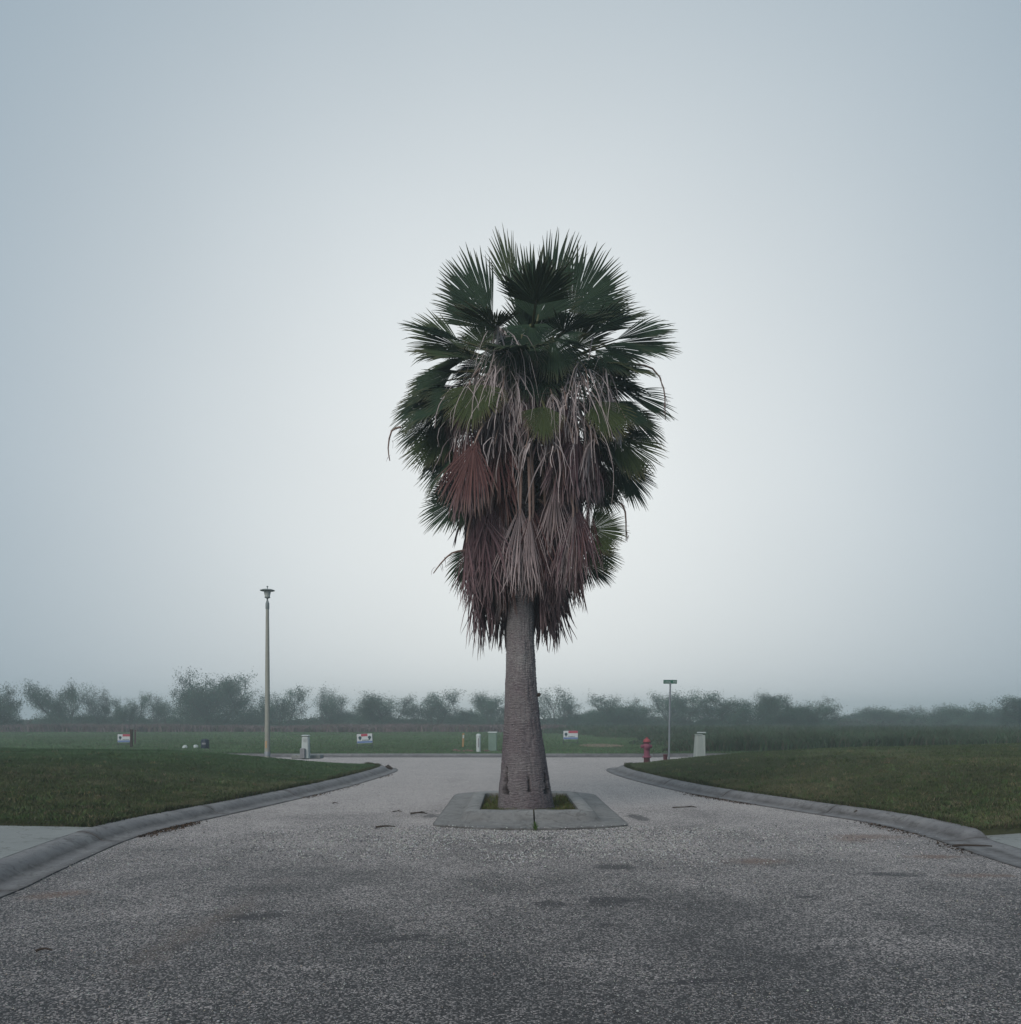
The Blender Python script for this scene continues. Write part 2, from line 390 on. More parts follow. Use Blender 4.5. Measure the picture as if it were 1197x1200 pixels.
def lawn(name, B, sgn, near, far=26.45, width=75):
    ys = np.concatenate([np.linspace(near, far - .6, 90), np.linspace(far - .6, far, 8)[1:]])
    ts = np.linspace(0, 1, 90) ** 2.4
    V = []
    for i, y in enumerate(ys):
        e = float(edge_x(B, y, sgn)); 
        if y > 25.4: e = e + 1.6 * ((y - 25.4) / (far - 25.4)) ** 4
        ax = e - .004 + ts * width; z = lawn_z(ax, np.full_like(ax, y), B, sgn)
        V.append(np.stack([sgn * ax, np.full_like(ax, y), z], 1))
    V = np.array(V); r, c = V.shape[:2]; V = V.reshape(-1, 3)
    i = np.arange((r - 1) * (c - 1)); a = (i // (c - 1)) * c + i % (c - 1)
    q = np.stack([a, a + 1, a + c + 1, a + c], 1)
    if sgn < 0: q = q[:, ::-1]
    n0 = len(V); skirt = []                           # turn the rim down so the sheet has a body
    rim = list(range(0, c)) + [k * c + c - 1 for k in range(1, r)] + [(r - 1) * c + k for k in range(c - 2, -1, -1)] + [k * c for k in range(r - 2, 0, -1)]
    low = V[rim].copy(); low[:, 2] = -.04
    V = np.concatenate([V, low]); m = len(rim)
    sk = np.array([(rim[k], n0 + k, n0 + (k + 1) % m, rim[(k + 1) % m]) for k in range(m)])
    if sgn < 0: sk = sk[:, ::-1]
    return kind(np_mesh(name, V, np.concatenate([q, sk]), M_turf, smooth=True), 'structure')
lawn('lawn', BL, -1, NEAR_L); lawn('lawn', BR, 1, NEAR_R)

def driveway(B, sgn, y0, y1):
    """concrete slabs running out from the kerb, with joints between them"""
    root = bpy.data.objects.new('driveway', None); COL.objects.link(root); root['kind'] = 'structure'
    seams = [0, 2.7, 5.4, 8.2, 11.2, 16, 24]
    for k in range(len(seams) - 1):
        V = []; ny, nx = 14, 5
        for y in np.linspace(y0, y1, ny):
            e = float(edge_x(B, y, sgn)) + .003
            for u in np.linspace(seams[k] + (.008 if k else 0), seams[k + 1] - .008, nx):
                lift = .118 if sgn < 0 else .034 + .09 * float(sstep(0, 1.6, np.array(u)))
                V.append((sgn * (e + u), y, lift + .017 * u + .002 * k))
        f = [(a, a + 1, a + nx + 1, a + nx) if sgn > 0 else (a, a + nx, a + nx + 1, a + 1) for r in range(ny - 1) for c in range(nx - 1) for a in (r * nx + c,)]
        rim = list(range(nx)) + [r * nx + nx - 1 for r in range(1, ny)] + [(ny - 1) * nx + c for c in range(nx - 2, -1, -1)] + [r * nx for r in range(ny - 2, 0, -1)]
        n0 = len(V); V += [(V[i][0], V[i][1], -.03) for i in rim]; m = len(rim)
        f += [(rim[i], n0 + i, n0 + (i + 1) % m, rim[(i + 1) % m]) if sgn > 0 else (rim[(i + 1) % m], n0 + (i + 1) % m, n0 + i, rim[i]) for i in range(m)]
        mb = MB(); mb.add(V, f); obj('slab', mb, M_pave, root, angle=30)
driveway(BL, -1, 4.6, NEAR_L - .015); driveway(BR, 1, 5.4, NEAR_R - .015)
def near_verge(name, B, sgn, y0, y1):
    ys = np.linspace(y0, y1, 30); ts = np.linspace(0, 1, 20) ** 2 * 70
    V = np.array([[(sgn * (float(edge_x(B, y, sgn)) + t), y, .122 + .012 * min(t, 12)) for t in ts] for y in ys]); c = 20
    V = V.reshape(-1, 3); i = np.arange(29 * 19); a = (i // 19) * c + i % 19; q = np.stack([a, a + 1, a + c + 1, a + c], 1)
    kind(np_mesh(name, V, q if sgn > 0 else q[:, ::-1], M_turf, smooth=True), 'structure')
near_verge('verge', BL, -1, -19, 4.58); near_verge('verge', BR, 1, -19, 5.38)

# far side of the cross street: kerb and the open field
def field_z(X, Y): return .13 + .05 * (vnoise(X, Y, .12, 5) - .5) + .0 * X
def field_sheet():
    xs = np.linspace(-300, 300, 121); ys = 34.2 + np.linspace(0, 1, 70) ** 2 * 330
    X, Y = np.meshgrid(xs, ys); Z = field_z(X, Y); V = np.stack([X, Y, Z], -1).reshape(-1, 3); c = 121
    i = np.arange(69 * 120); a = (i // 120) * c + i % 120
    return np_mesh('field', V, np.stack([a, a + 1, a + c + 1, a + c], 1), M_field, smooth=True)
kind(field_sheet(), 'structure')
far_line = np.array([(85 - k * 3.0, 33.6) for k in range(58)])
kerb(far_line, -1, None)

# ------------------------------------------------------------------ grass (stuff)
def blades(P, hgt, wid, lean, tints, name, mat=None, parent=None, bend=True):
    """one bent blade of two stacked pieces (three triangles as a quad and a tip) per point"""
    n = len(P); a = rng.uniform(0, 2 * np.pi, n); w = np.stack([np.cos(a), np.sin(a), 0 * a], 1) * (wid * .5)[:, None]
    l = rng.uniform(0, 2 * np.pi, n); ld = np.stack([np.cos(l), np.sin(l), 0 * l], 1) * (hgt * lean)[:, None]
    up = np.array([0, 0, 1.0])
    b0, b1 = P - w, P + w
    mid = P + up * (hgt * .6)[:, None] + ld * .35; m0, m1 = mid - w * .7, mid + w * .7
    tip = P + up * (hgt)[:, None] * (1 - .25 * lean)[:, None] + ld
    V = np.stack([b0, b1, m0, m1, tip], 1).reshape(-1, 3); k = np.arange(n) * 5
    T = np.concatenate([np.stack([k, k + 1, k + 3], 1), np.stack([k, k + 3, k + 2], 1), np.stack([k + 2, k + 3, k + 4], 1)])
    return np_mesh(name, V, T, mat or M_blade, parent, tint=np.repeat(tints, 5, axis=0))
def pick(n, cols, wts, jit=.2):
    c = np.array(cols)[rng.choice(len(cols), n, p=np.array(wts) / sum(wts))]
    return c * rng.uniform(1 - jit, 1 + jit, (n, 1)) * rng.uniform(1 - jit * .4, 1 + jit * .4, (n, 3))
def spread_d(n, y0, y1, power=1.0):
    """distances thinned with distance, as more blades are needed near the viewer"""
    u = rng.uniform(0, 1, n); return 1 / (1 / y0 + u * (1 / y1 - 1 / y0)) if power else y0 + u * (y1 - y0)
FG, FG2, FB = (.095, .170, .082), (.115, .175, .094), (.145, .135, .10)
GREEN, DULL, STRAW, BROWN = (.066, .094, .036), (.078, .088, .042), (.15, .13, .08), (.070, .054, .038)
def lawn_grass(name, B, sgn, near, n, cols, wts):
    y = spread_d(n, near + .02, 26.4); e = edge_x(B, y, sgn) + np.where(y > 25.4, 1.6 * ((y - 25.4) / 1.05) ** 4, 0)
    ax = e + .0 + (rng.uniform(0, 1, n) ** 1.25) * np.maximum(y * .62 + 2.0 - e, 1.5)
    P = np.stack([sgn * ax, y, lawn_z(ax, y, B, sgn) - .004], 1)
    patch = vnoise(ax, y, .45, 9 + sgn) * .6 + vnoise(ax, y, 1.7, 4) * .4
    t = pick(n, cols, wts); t *= (.45 + 1.1 * patch)[:, None]
    t = t * (1 - .55 * sstep(.55, .75, patch)[:, None]) + np.array(STRAW) * .55 * sstep(.55, .75, patch)[:, None]
    far = sstep(14, 25, y)[:, None] * (.9 if sgn < 0 else .45); t = t * (1 - far) + np.array(FG) * .8 * (.8 + .4 * patch)[:, None] * far
    h = rng.uniform(.016, .044, n) * (.6 + .8 * patch); w = rng.uniform(.004, .010, n) * (y / 14) ** .8
    kind(blades(P, h, w, rng.uniform(.3, 1.1, n), t, name), 'stuff', 'short dull green mown grass of the corner lawn', 'grass')
lawn_grass('lawn_grass', BL, -1, NEAR_L, 210000, [GREEN, DULL, STRAW, BROWN], [.48, .34, .08, .10])
lawn_grass('lawn_grass', BR, 1, NEAR_R, 210000, [GREEN, DULL, STRAW, BROWN], [.40, .36, .18, .06])
lawn_grass('lawn_grass', BL, -1, 19.0, 70000, [GREEN, DULL], [.6, .4])
def lawn_clumps(B, sgn, near, n, m=16):
    y = np.repeat(spread_d(n, near + .3, 24), m); cx_ = np.repeat(rng.uniform(0, 1, n) ** 1.1, m); e = edge_x(B, y, sgn)
    ax = e + .1 + cx_ * (y * .62 + 1 - e) + rng.normal(0, .05, n * m); y = y + rng.normal(0, .05, n * m)
    P = np.stack([sgn * ax, y, lawn_z(ax, y, B, sgn) - .004], 1); tone = np.repeat(pick(n, [(.075, .115, .045), (.10, .12, .05), (.16, .14, .085), (.05, .065, .03)], [.35, .25, .2, .2], .25), m, axis=0)
    kind(blades(P, rng.uniform(.035, .10, n * m), rng.uniform(.006, .013, n * m), rng.uniform(.4, 1.3, n * m), tone * rng.uniform(.8, 1.2, (n * m, 1)), 'lawn_weeds'), 'stuff', 'taller tufts and weeds standing out of the mown lawn', 'weeds')
lawn_clumps(BL, -1, NEAR_L, 900); lawn_clumps(BR, 1, NEAR_R, 1100)
# ragged grass hanging over the kerb tops and driveway edges
def fringe(B, sgn, near, n):
    k = (B[:, 1] > near) & (B[:, 1] < 26.3); b = B[k]; s = np.concatenate([[0], np.cumsum(np.linalg.norm(np.diff(b, axis=0), axis=1))])
    u = rng.uniform(0, s[-1], n); x, y = np.interp(u, s, b[:, 0]), np.interp(u, s, b[:, 1])
    off = rng.normal(.0, .03, n); P = np.stack([x + sgn * off, y, np.full(n, .125)], 1)
    m = n // 3; xx = sgn * (edge_x(B, np.full(m, near), sgn) + rng.uniform(0, 1, m) ** 1.3 * 9)
    Q = np.stack([xx, near + rng.normal(.02, .03, m), .115 + .02 * np.clip(np.abs(xx) - 5.3, 0, 9)], 1)
    P = np.concatenate([P, Q]); n = len(P)
    kind(blades(P, rng.uniform(.03, .10, n) * (.4 + 1.2 * vnoise(P[:, 0], P[:, 1], 2.2, 71)), rng.uniform(.005, .012, n), rng.uniform(.4, 1.3, n), pick(n, [GREEN, DULL, STRAW, BROWN], [.4, .3, .15, .15]) * .8, 'edge_grass'), 'stuff', 'ragged grass edging the top of the kerb', 'grass')
fringe(BL, -1, NEAR_L, 9000); fringe(BR, 1, NEAR_R, 9000)

FG, FG2, FB = (.095, .170, .082), (.115, .175, .094), (.145, .135, .10)
def field_grass(n=170000):
    y = spread_d(n, 34.3, 105); x = rng.uniform(-1, 1, n) * (y * .64 + 2); patch = vnoise(x, y, .12, 2) * .6 + vnoise(x, y, .5, 8) * .4
    P = np.stack([x, y, field_z(x, y) - .01], 1)
    t = pick(n, [FG, FG2, FB], [.5, .38, .12]) * (.7 + .6 * patch)[:, None]
    right = sstep(3, 9, x - (y - 34) * .12); t *= (1 - .35 * right)[:, None]
    h = rng.uniform(.035, .085, n) * (.7 + .7 * patch); w = rng.uniform(.02, .04, n) * y / 45
    d2 = ((x - px(705, 874, 44).x) / 1.1) ** 2 + ((y - 44) / 2.2) ** 2; keep = d2 > rng.uniform(.5, 1.4, n)
    kind(blades(P[keep], h[keep], w[keep], rng.uniform(.2, 1.0, keep.sum()), t[keep], 'field_grass'), 'stuff', 'green grass of the open field across the street', 'grass')
field_grass()
def weeds():
    # brown brush along the far edge of the field, and the taller dark weeds on its right side
    n = 60000; y = rng.uniform(92, 104, n); x = rng.uniform(-66, 6, n)
    edge = vnoise(x, y, .25, 6); h = (.55 + .5 * edge) * rng.uniform(.6, 1.15, n)
    P = np.stack([x, y, field_z(x, y)], 1)
    t = pick(n, [(.115, .082, .084), (.095, .075, .075), (.07, .08, .055)], [.5, .3, .2]) * 1.6
    kind(blades(P, h, rng.uniform(.05, .12, n), rng.uniform(.2, .9, n), t, 'dry_weeds'), 'stuff', 'brownish weeds along the far edge of the field', 'weeds')
    n = 120000; y = spread_d(n, 36, 108); x = rng.uniform(0, 1, n) * (y * .66); lim = 5.6 + (y - 36) * .02 - np.clip(y - 60, 0, 40) * .12
    lim = np.where(y < 60, 6.2 + (y - 36) * .12, 9.1 - (y - 60) * .27)
    k = x > lim + 1.5 * (vnoise(x, y, .3, 12) - .5) * 2; x, y = x[k], y[k]; n = len(x)
    h = (.25 + .75 * sstep(0, 5, x - np.where(y < 60, 6.2 + (y - 36) * .12, 9.1 - (y - 60) * .27))) * (.55 + .55 * vnoise(x, y, .6, 7)) * rng.uniform(.6, 1.1, n)
    P = np.stack([x, y, field_z(x, y)], 1); pn = vnoise(x, y, .35, 21)
    t = pick(n, [(.056, .100, .060), (.068, .096, .056), (.095, .080, .065)], [.5, .3, .2]) * (.65 + .6 * pn)[:, None]
    kind(blades(P, h, rng.uniform(.02, .05, n) * y / 40, rng.uniform(.2, .9, n), t, 'tall_weeds'), 'stuff', 'tall dark weeds on the right of the field', 'weeds')
weeds()

# ------------------------------------------------------------------ loose gravel and litter (stuff)
def stones(P, r, tints, name, label):
    n = len(P); base = np.array([(1, 0, 0), (0, 1, 0), (-1, 0, 0), (0, -1, 0), (0, 0, .8), (0, 0, -.5)], float)
    a = rng.uniform(0, 6.28, n); ca, sa = np.cos(a), np.sin(a)
    s = rng.uniform(.6, 1.3, (n, 1, 3)) * r[:, None, None]; v = base[None] * s
    V = np.stack([v[..., 0] * ca[:, None] - v[..., 1] * sa[:, None], v[..., 0] * sa[:, None] + v[..., 1] * ca[:, None], v[..., 2]], -1) + P[:, None, :]
    f = np.array([(0, 1, 4), (1, 2, 4), (2, 3, 4), (3, 0, 4), (1, 0, 5), (2, 1, 5), (3, 2, 5), (0, 3, 5)])
    T = (np.arange(n)[:, None, None] * 6 + f[None]).reshape(-1, 3)
    return kind(np_mesh(name, V.reshape(-1, 3), T, M_stone, tint=np.repeat(tints, 6, axis=0)), 'stuff', label, 'gravel')
M_stone = tinted('loose_stone', .85, .25, 30, .8)
def in_planter(x, y): return (x > -1.2) & (x < 1.75) & (y > 11.4) & (y < 17.8)
def road_half(y): 
    kl = LINE_L[LINE_L[:, 1] < 26]; kr = LINE_R[LINE_R[:, 1] < 26]
    return np.interp(y, kl[:, 1], kl[:, 0]), np.interp(y, kr[:, 1], kr[:, 0])
def gravel():
    n = 90000; y = spread_d(n, 3.9, 24); a, b = road_half(y); lo, hi = np.maximum(a, -y * .62), np.minimum(b, y * .62)
    x = lo + rng.uniform(0, 1, n) * (hi - lo); dens = vnoise(x, y, .5, 31) * .6 + vnoise(x, y, 2.1, 32) * .4
    k = (dens * (.62 + .38 * sstep(4, 10, y)) > rng.uniform(.2, .75, n)) & ~in_planter(x, y); x, y = x[k], y[k]; n = len(x)
    r = rng.uniform(.0028, .0072, n) * (.62 + .38 * sstep(4, 9, y)) * np.where(rng.uniform(0, 1, n) < .04, 1.7, 1)
    t = pick(n, [(.48, .47, .44), (.33, .33, .32), (.18, .18, .19), (.36, .30, .25)], [.35, .35, .2, .1])
    stones(np.stack([x, y, r * .35 + .001], 1), r, t, 'loose_gravel', 'loose pale gravel on the chip sealed road')
gravel()
def coarse():
    n = 26000; y = rng.uniform(7.2, 12.0, n); x = rng.normal(.3, 2.1, n); d = vnoise(x, y, 1.6, 61) * .6 + vnoise(x, y, 6, 62) * .4
    yf = 11.5 + .42 * ((x - .28) / 1.38) ** 2
    k = (d * sstep(7.0, 10.5, y) > rng.uniform(.22, .75, n)) & ((y < yf + .07 * rng.uniform(0, 1, n) ** 2) | (np.abs(x - .28) > 1.40)); x, y, yf = x[k], y[k], yf[k]; n = len(x); r = rng.uniform(.006, .0125, n)
    stones(np.stack([x, y, r * .3 + .001 + .028 * ((y > yf) & (np.abs(x - .28) < 1.40))], 1), r, pick(n, [(.55, .54, .51), (.36, .35, .34), (.10, .10, .11)], [.5, .25, .25]), 'coarse_gravel', 'coarser pale gravel strewn in front of the planter')
coarse()
def litter():
    # brown leaf crumbs caught along the gutters
    P, T = [], []
    for line, side, spans in ((LINE_L, 1, ((10.6, 14.8, 2200), (16, 24, 700))), (LINE_R, -1, ((8.8, 10.6, 160), (10.8, 17.5, 1300)))):
        for y0, y1, n in spans:
            k = (line[:, 1] > y0) & (line[:, 1] < y1) & (np.arange(len(line)) < len(line) - 60); b = line[k]
            u = rng.uniform(0, len(b) - 1, n); x, y = np.interp(u, np.arange(len(b)), b[:, 0]), np.interp(u, np.arange(len(b)), b[:, 1])
            d = vnoise(y, y * 0, 1.1, 17); keep = d > rng.uniform(.2, .8, n); x, y = x[keep], y[keep]
            x = x - side * -1 * np.abs(rng.normal(0, .10, len(x))) * 1.0 + 0
            P.append(np.stack([x, y, np.full(len(x), .004)], 1))
    P = np.concatenate(P); n = len(P)
    kind(blades(P, rng.uniform(.008, .03, n), rng.uniform(.01, .03, n), rng.uniform(.8, 2.2, n), pick(n, [(.07, .045, .03), (.11, .07, .045), (.035, .028, .022)], [.4, .3, .3]), 'leaf_litter'), 'stuff', 'dark leaf litter caught along the gutter', 'litter')
litter()
M_twig = basic('twig_bark', (.035, .025, .02), (.06, .045, .035), 30, rough=.95)
def twig(x, y, ln, ang, r, label, fork=True, z=.012):
    d = EYE * F / (y - H); c = Vector(((x - CX) * d / F, d, z)); mb = MB()
    t = Vector((math.cos(ang), math.sin(ang), 0)); p = t.cross(Vector((0, 0, 1)))
    pts = [c + t * ln * (u - .5) + p * ln * .05 * math.sin(u * 7 + x) + Vector((0, 0, .01 + .012 * math.sin(u * 3))) for u in np.linspace(0, 1, 7)]
    mb.tube(pts, [r * (1 - .55 * u) for u in np.linspace(0, 1, 7)], 6)
    if fork:
        q = pts[3]; mb.tube([q, q + t * ln * .2 + p * ln * .13 + Vector((0, 0, .02)), q + t * ln * .36 + p * ln * .17 + Vector((0, 0, .01))], [r * .6, r * .45, r * .2], 5)
    tag(obj('twig', mb, M_twig, base=c), label, 'twig', 'twigs fallen on the road')
twig(452, 971, .26, .15, .016, 'short dark twig on the road well left of the planter', False)
twig(466, 953, .16, -.1, .010, 'small thin twig on the road, farthest from the planter flange')
twig(491, 955, .26, .02, .017, 'thick dark twig on the road beside the left flange of the planter')
twig(803, 948, .42, .1, .012, 'forked brown twig on the road between planter and right kerb')
twig(1141, 998, .42, -.1, .016, 'long dark stick in the gutter by the right driveway', False, .05)
twig(52, 1118, .10, .1, .010, 'tiny dark twig on the road by the left foreground', False)
twig(393, 943, .10, 0, .012, 'tiny twig on the road below the left kerb', False)
mb = MB(); c = px(455, 901.5, 25.3); c.z = .03
mb.tube([c + Vector((-.12, 0, 0)), c + Vector((0, .02, .06)), c + Vector((.13, 0, .0))], [.05, .07, .03], 7)
tag(obj('leaf_clump', mb, M_twig, base=c), 'dark clump of leaves at the tip of the left kerb', 'leaves')
mb = MB(); c = px(1004, 953, 13.1)
mb.tube([c + Vector((-.03, 0, 0)), c + Vector((0, 0, .025)), c + Vector((.04, 0, .0))], [.02, .03, .015], 7)
tag(obj('leaf_clump', mb, M_twig, base=c), 'small dark clump of leaves lying on the right kerb', 'leaves')

# ------------------------------------------------------------------ planter round the palm
def rrect(x0, x1, y0, y1, cf, cb, n=6, bow=0.0):
    """ring of points, from the middle of the front edge going left (clockwise seen from above), rounded corners"""
    jx = .335; pts = []
    for u in np.linspace(0, 1, 7)[:-1]: pts.append((jx + (x0 + cf - jx) * u, y0))
    for a in np.linspace(-90, -180, n): pts.append((x0 + cf + cf * math.cos(R(a)), y0 + cf + cf * math.sin(R(a))))
    for u in np.linspace(0, 1, 5)[1:-1]: pts.append((x0, y0 + cf + (y1 - cb - y0 - cf) * u))
    for a in np.linspace(180, 90, n): pts.append((x0 + cb + cb * math.cos(R(a)), y1 - cb + cb * math.sin(R(a))))
    for u in np.linspace(0, 1, 7)[1:-1]: pts.append((x0 + cb + (x1 - cb - x0 - cb) * u, y1))
    for a in np.linspace(90, 0, n): pts.append((x1 - cb + cb * math.cos(R(a)), y1 - cb + cb * math.sin(R(a))))
    for u in np.linspace(0, 1, 5)[1:-1]: pts.append((x1, y1 - cb + (y0 + cf - y1 + cb) * u))
    for a in np.linspace(0, -90, n): pts.append((x1 - cf + cf * math.cos(R(a)), y0 + cf + cf * math.sin(R(a))))
    for u in np.linspace(0, 1, 7)[1:]: pts.append((x1 - cf + (jx - x1 + cf) * u, y0))
    cx_ = (x0 + x1) / 2
    return [(x, y + (bow * ((x - cx_) / (x1 - x0) * 2) ** 2 if y < y0 + cf * 1.01 else 0)) for x, y in pts]
planter = thing('tree_planter', 'low concrete planter kerb with flared flange around the palm trunk', 'planter', (.3, 14.2, 0))
loops = [(rrect(-1.10, 1.66, 11.50, 17.6, .16, 1.0, bow=.42), -.02), (rrect(-1.10, 1.66, 11.50, 17.6, .16, 1.0, bow=.42), .022), (rrect(-1.06, 1.62, 11.56, 17.5, .16, 1.0, bow=.40), .032),
         (rrect(-.75, 1.31, 11.98, 16.10, .22, .35, bow=.08), .050), (rrect(-.71, 1.27, 12.06, 16.0, .2, .3, bow=.06), .085), (rrect(-.665, 1.22, 12.17, 15.78, .18, .26, bow=.03), .160),
         (rrect(-.635, 1.19, 12.23, 15.70, .17, .25, bow=.02), .180), (rrect(-.50, 1.05, 12.43, 15.45, .12, .2), .184), (rrect(-.455, 1.005, 12.48, 15.38, .1, .2), .170), (rrect(-.45, 1.0, 12.49, 15.37, .1, .2), .0)]
nl = len(loops[0][0]); half = nl // 2
for (i0, i1) in ((0, half), (half, nl - 1)):
    mb = MB(); V = []; idx = list(range(i0, i1 + 1)); m = len(loops)
    for j, i in enumerate(idx):
        for lp, z in loops:
            x, y = lp[i]
            if j == 0 or j == len(idx) - 1: x += (-.011 if i0 == 0 else .011) * (1 if True else 0)
            V.append((x, y, z + .003 * math.sin(i * 1.3)))
    f = [(j * m + k, j * m + k + 1, (j + 1) * m + k + 1, (j + 1) * m + k) for j in range(len(idx) - 1) for k in range(m - 1)]
    f += [tuple(range(m - 1, -1, -1)), tuple((len(idx) - 1) * m + k for k in range(m))]
    mb.add(V, f); o = obj('kerb_section', mb, M_plan, planter, angle=35)
    at_ = o.data.attributes.new('dirt', 'FLOAT', 'POINT'); at_.data.foreach_set('value', np.array([1, .9, .30, .35, .5, .25, .05, 0, .25, 1] * len(idx), dtype=np.float32))
mb = MB(); ring = loops[-1][0][:-1]
ctr = Vector((.28, 13.9, .10)); V = [ctr] + [(x + (.28 - x) * .01, y + (13.9 - y) * .01, .10) for x, y in ring]
mb.add(V, [(0, 1 + (i + 1) % len(ring), 1 + i) for i in range(len(ring))]); obj('soil', mb, M_soil, planter)
n = 9000; x = rng.uniform(-.44, .99, n); y = rng.uniform(12.5, 15.36, n); dpx = np.hypot(x - .24, y - 13.2); k = (dpx > .40) & (vnoise(x, y, 3.0, 44) > rng.uniform(.05, .55, n)); x, y = x[k], y[k]; n = len(x)
o = blades(np.stack([x, y, np.full(n, .095)], 1), rng.uniform(.04, .11, n), rng.uniform(.006, .013, n), rng.uniform(.3, 1.1, n), pick(n, [(.075, .10, .025), (.10, .115, .035), (.11, .085, .045)], [.45, .3, .25]), 'bed_grass')
kind(o, 'stuff', 'green grass growing in the planter bed beside the trunk', 'grass')
n = 260; P = np.stack([rng.normal(.335, .012, n), rng.uniform(11.44, 12.1, n), np.full(n, .005)], 1)
kind(blades(P, rng.uniform(.03, .09, n), rng.uniform(.005, .01, n), rng.uniform(.3, 1.0, n), pick(n, [(.05, .09, .02)], [1]), 'crack_weeds'), 'stuff', 'tuft of weeds in the front joint of the planter', 'weeds')

# ------------------------------------------------------------------ the palm
PD = 13.2
palm = thing('palm_tree', 'tall fan palm with shaggy skirt of dead fronds in the planter', 'palm tree', (.24, PD, .06))
def bark_material():
    m, t, b = new_mat('palm_bark'); v = coords(t, (15, 15, 66)); v2 = coords(t)
    a = N(t, 'ShaderNodeAttribute', attribute_name='tint')
    f = noise(t, v, 1.0, 6, .75); g = noise(t, v2, 70, 5, .8); s = noise(t, v2, 1.8, 5, .7)
    c = ramp(t, f, ((.28, (.05, .045, .048)), (.46, (.17, .158, .158)), (.72, (.29, .275, .265))))
    c = mixc(t, ramp(t, s, ((.4, 0), (.65, .75))), c, mixc(t, 1.0, c, (.72, .62, .68), 'MULTIPLY'))
    c = mixc(t, ramp(t, g, ((.58, 0), (.64, .9))), c, (.50, .49, .47))
    c = mixc(t, 1.0, c, a.outputs['Color'], 'MULTIPLY')
    L(t, c, b.inputs['Base Color']); b.inputs['Roughness'].default_value = .95; b.inputs['Specular IOR Level'].default_value = .12
    bump(t, b, mth(t, 'ADD', f, mth(t, 'MULTIPLY', g, .5)), .8, .02); return m
M_bark = bark_material()
ZS = [0.0, .06, .39, .83, 1.315, 1.87, 2.86, 3.52, 4.6, 7.1]
RS = [.475, .436, .396, .343, .284, .2475, .208, .178, .19, .16]
XS = [.243, .242, .218, .205, .185, .165, .149, .170, .20, .27]
def trunk_x(z): return float(np.interp(z, ZS, XS))
def trunk():
    nz_, na = 760, 150; zs = np.linspace(0.0, 7.15, nz_); an = np.linspace(0, 2 * np.pi, na, endpoint=False)
    Z, A = np.meshgrid(zs, an, indexing='ij'); Rr = np.interp(Z, ZS, RS); Xc = np.interp(Z, ZS, XS)
    sx, sy = np.cos(A) * 2.2, np.sin(A) * 2.2
    zz = Z + .05 * (vnoise(A * 3.2, Z * 7, 1.0, 27) - .5) + .035 * (vnoise(sx * 1.0 + 9, Z * 1.2 + sy, 1.0, 1) - .5) * 2 + .012 * (vnoise(A * 4, Z * 3, 2.0, 2) - .5)
    ph = zz / .036 + .8 * vnoise(zz * 0 + 3, zz, 2.0, 3); saw = (ph % 1.0)
    ringh = np.where(saw < .8, saw / .8, (1 - saw) / .2)
    rough = vnoise(A * 11, Z * 55, 1.0, 5) * .6 + vnoise(A * 26, Z * 22, 1.0, 6) * .4
    Rr = Rr + .020 * (ringh - .5) * (.1 + .9 * rough) * (.3 + 1.1 * vnoise(A * 5, Z * 4, 1.0, 23)) + .012 * (rough - .5) + .012 * (vnoise(A * 8, Z * 5, 1.0, 24) - .5) - .008 * sstep(.62, .75, vnoise(A * 14, Z * 3.2, 1.0, 25)) + .02 * (vnoise(sx + 4, Z + sy, .9, 8) - .5)
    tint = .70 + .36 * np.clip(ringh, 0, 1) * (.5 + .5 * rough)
    def gash(pxx, z0, z1, wd, dep):
        nonlocal Rr, tint
        zc = (z0 + z1) / 2; rr = float(np.interp(zc, ZS, RS)); xx = (pxx - CX) * (PD - .2) / F - float(np.interp(zc, ZS, XS))
        a0 = -math.pi / 2 + math.asin(max(-.97, min(.97, xx / rr))); u = (Z - z0) / (z1 - z0)
        w = wd * (1 - .75 * u) * (.7 + .7 * vnoise(Z * 20, A * 0, 1.0, 13)) / rr
        da = np.abs((A - a0 + np.pi) % (2 * np.pi) - np.pi); k = (u > 0) & (u < 1)
        q = np.where(k, np.clip(1 - da / w, 0, 1), 0); q = np.sqrt(q)
        Rr = Rr - dep * q; tint = tint * (1 - .88 * q)
    gash(592.5, .30, .72, .07, .10); gash(620, .34, .58, .035, .03); gash(640.5, .30, .68, .07, .10)
    V = np.stack([Xc + Rr * np.cos(A), PD + Rr * np.sin(A), Z + .06], -1).reshape(-1, 3)
    i = np.arange((nz_ - 1) * na); r, c = i // na, i % na; c2 = (c + 1) % na
    q = np.stack([r * na + c, r * na + c2, (r + 1) * na + c2, (r + 1) * na + c], 1)
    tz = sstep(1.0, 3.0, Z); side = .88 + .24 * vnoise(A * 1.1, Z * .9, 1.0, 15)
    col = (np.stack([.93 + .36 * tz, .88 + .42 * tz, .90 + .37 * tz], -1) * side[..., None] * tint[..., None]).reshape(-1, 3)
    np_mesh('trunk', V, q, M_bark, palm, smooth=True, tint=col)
trunk()
mb = MB(); q = Vector((trunk_x(1.85) + .26, PD - .05, 1.87)); mb.tube([q + Vector((-.05, 0, 0)), q + Vector((.02, 0, .01)), q + Vector((.035, 0, .03))], [.035, .03, .014], 7)
obj('leaf_stub', mb, M_twig, palm)

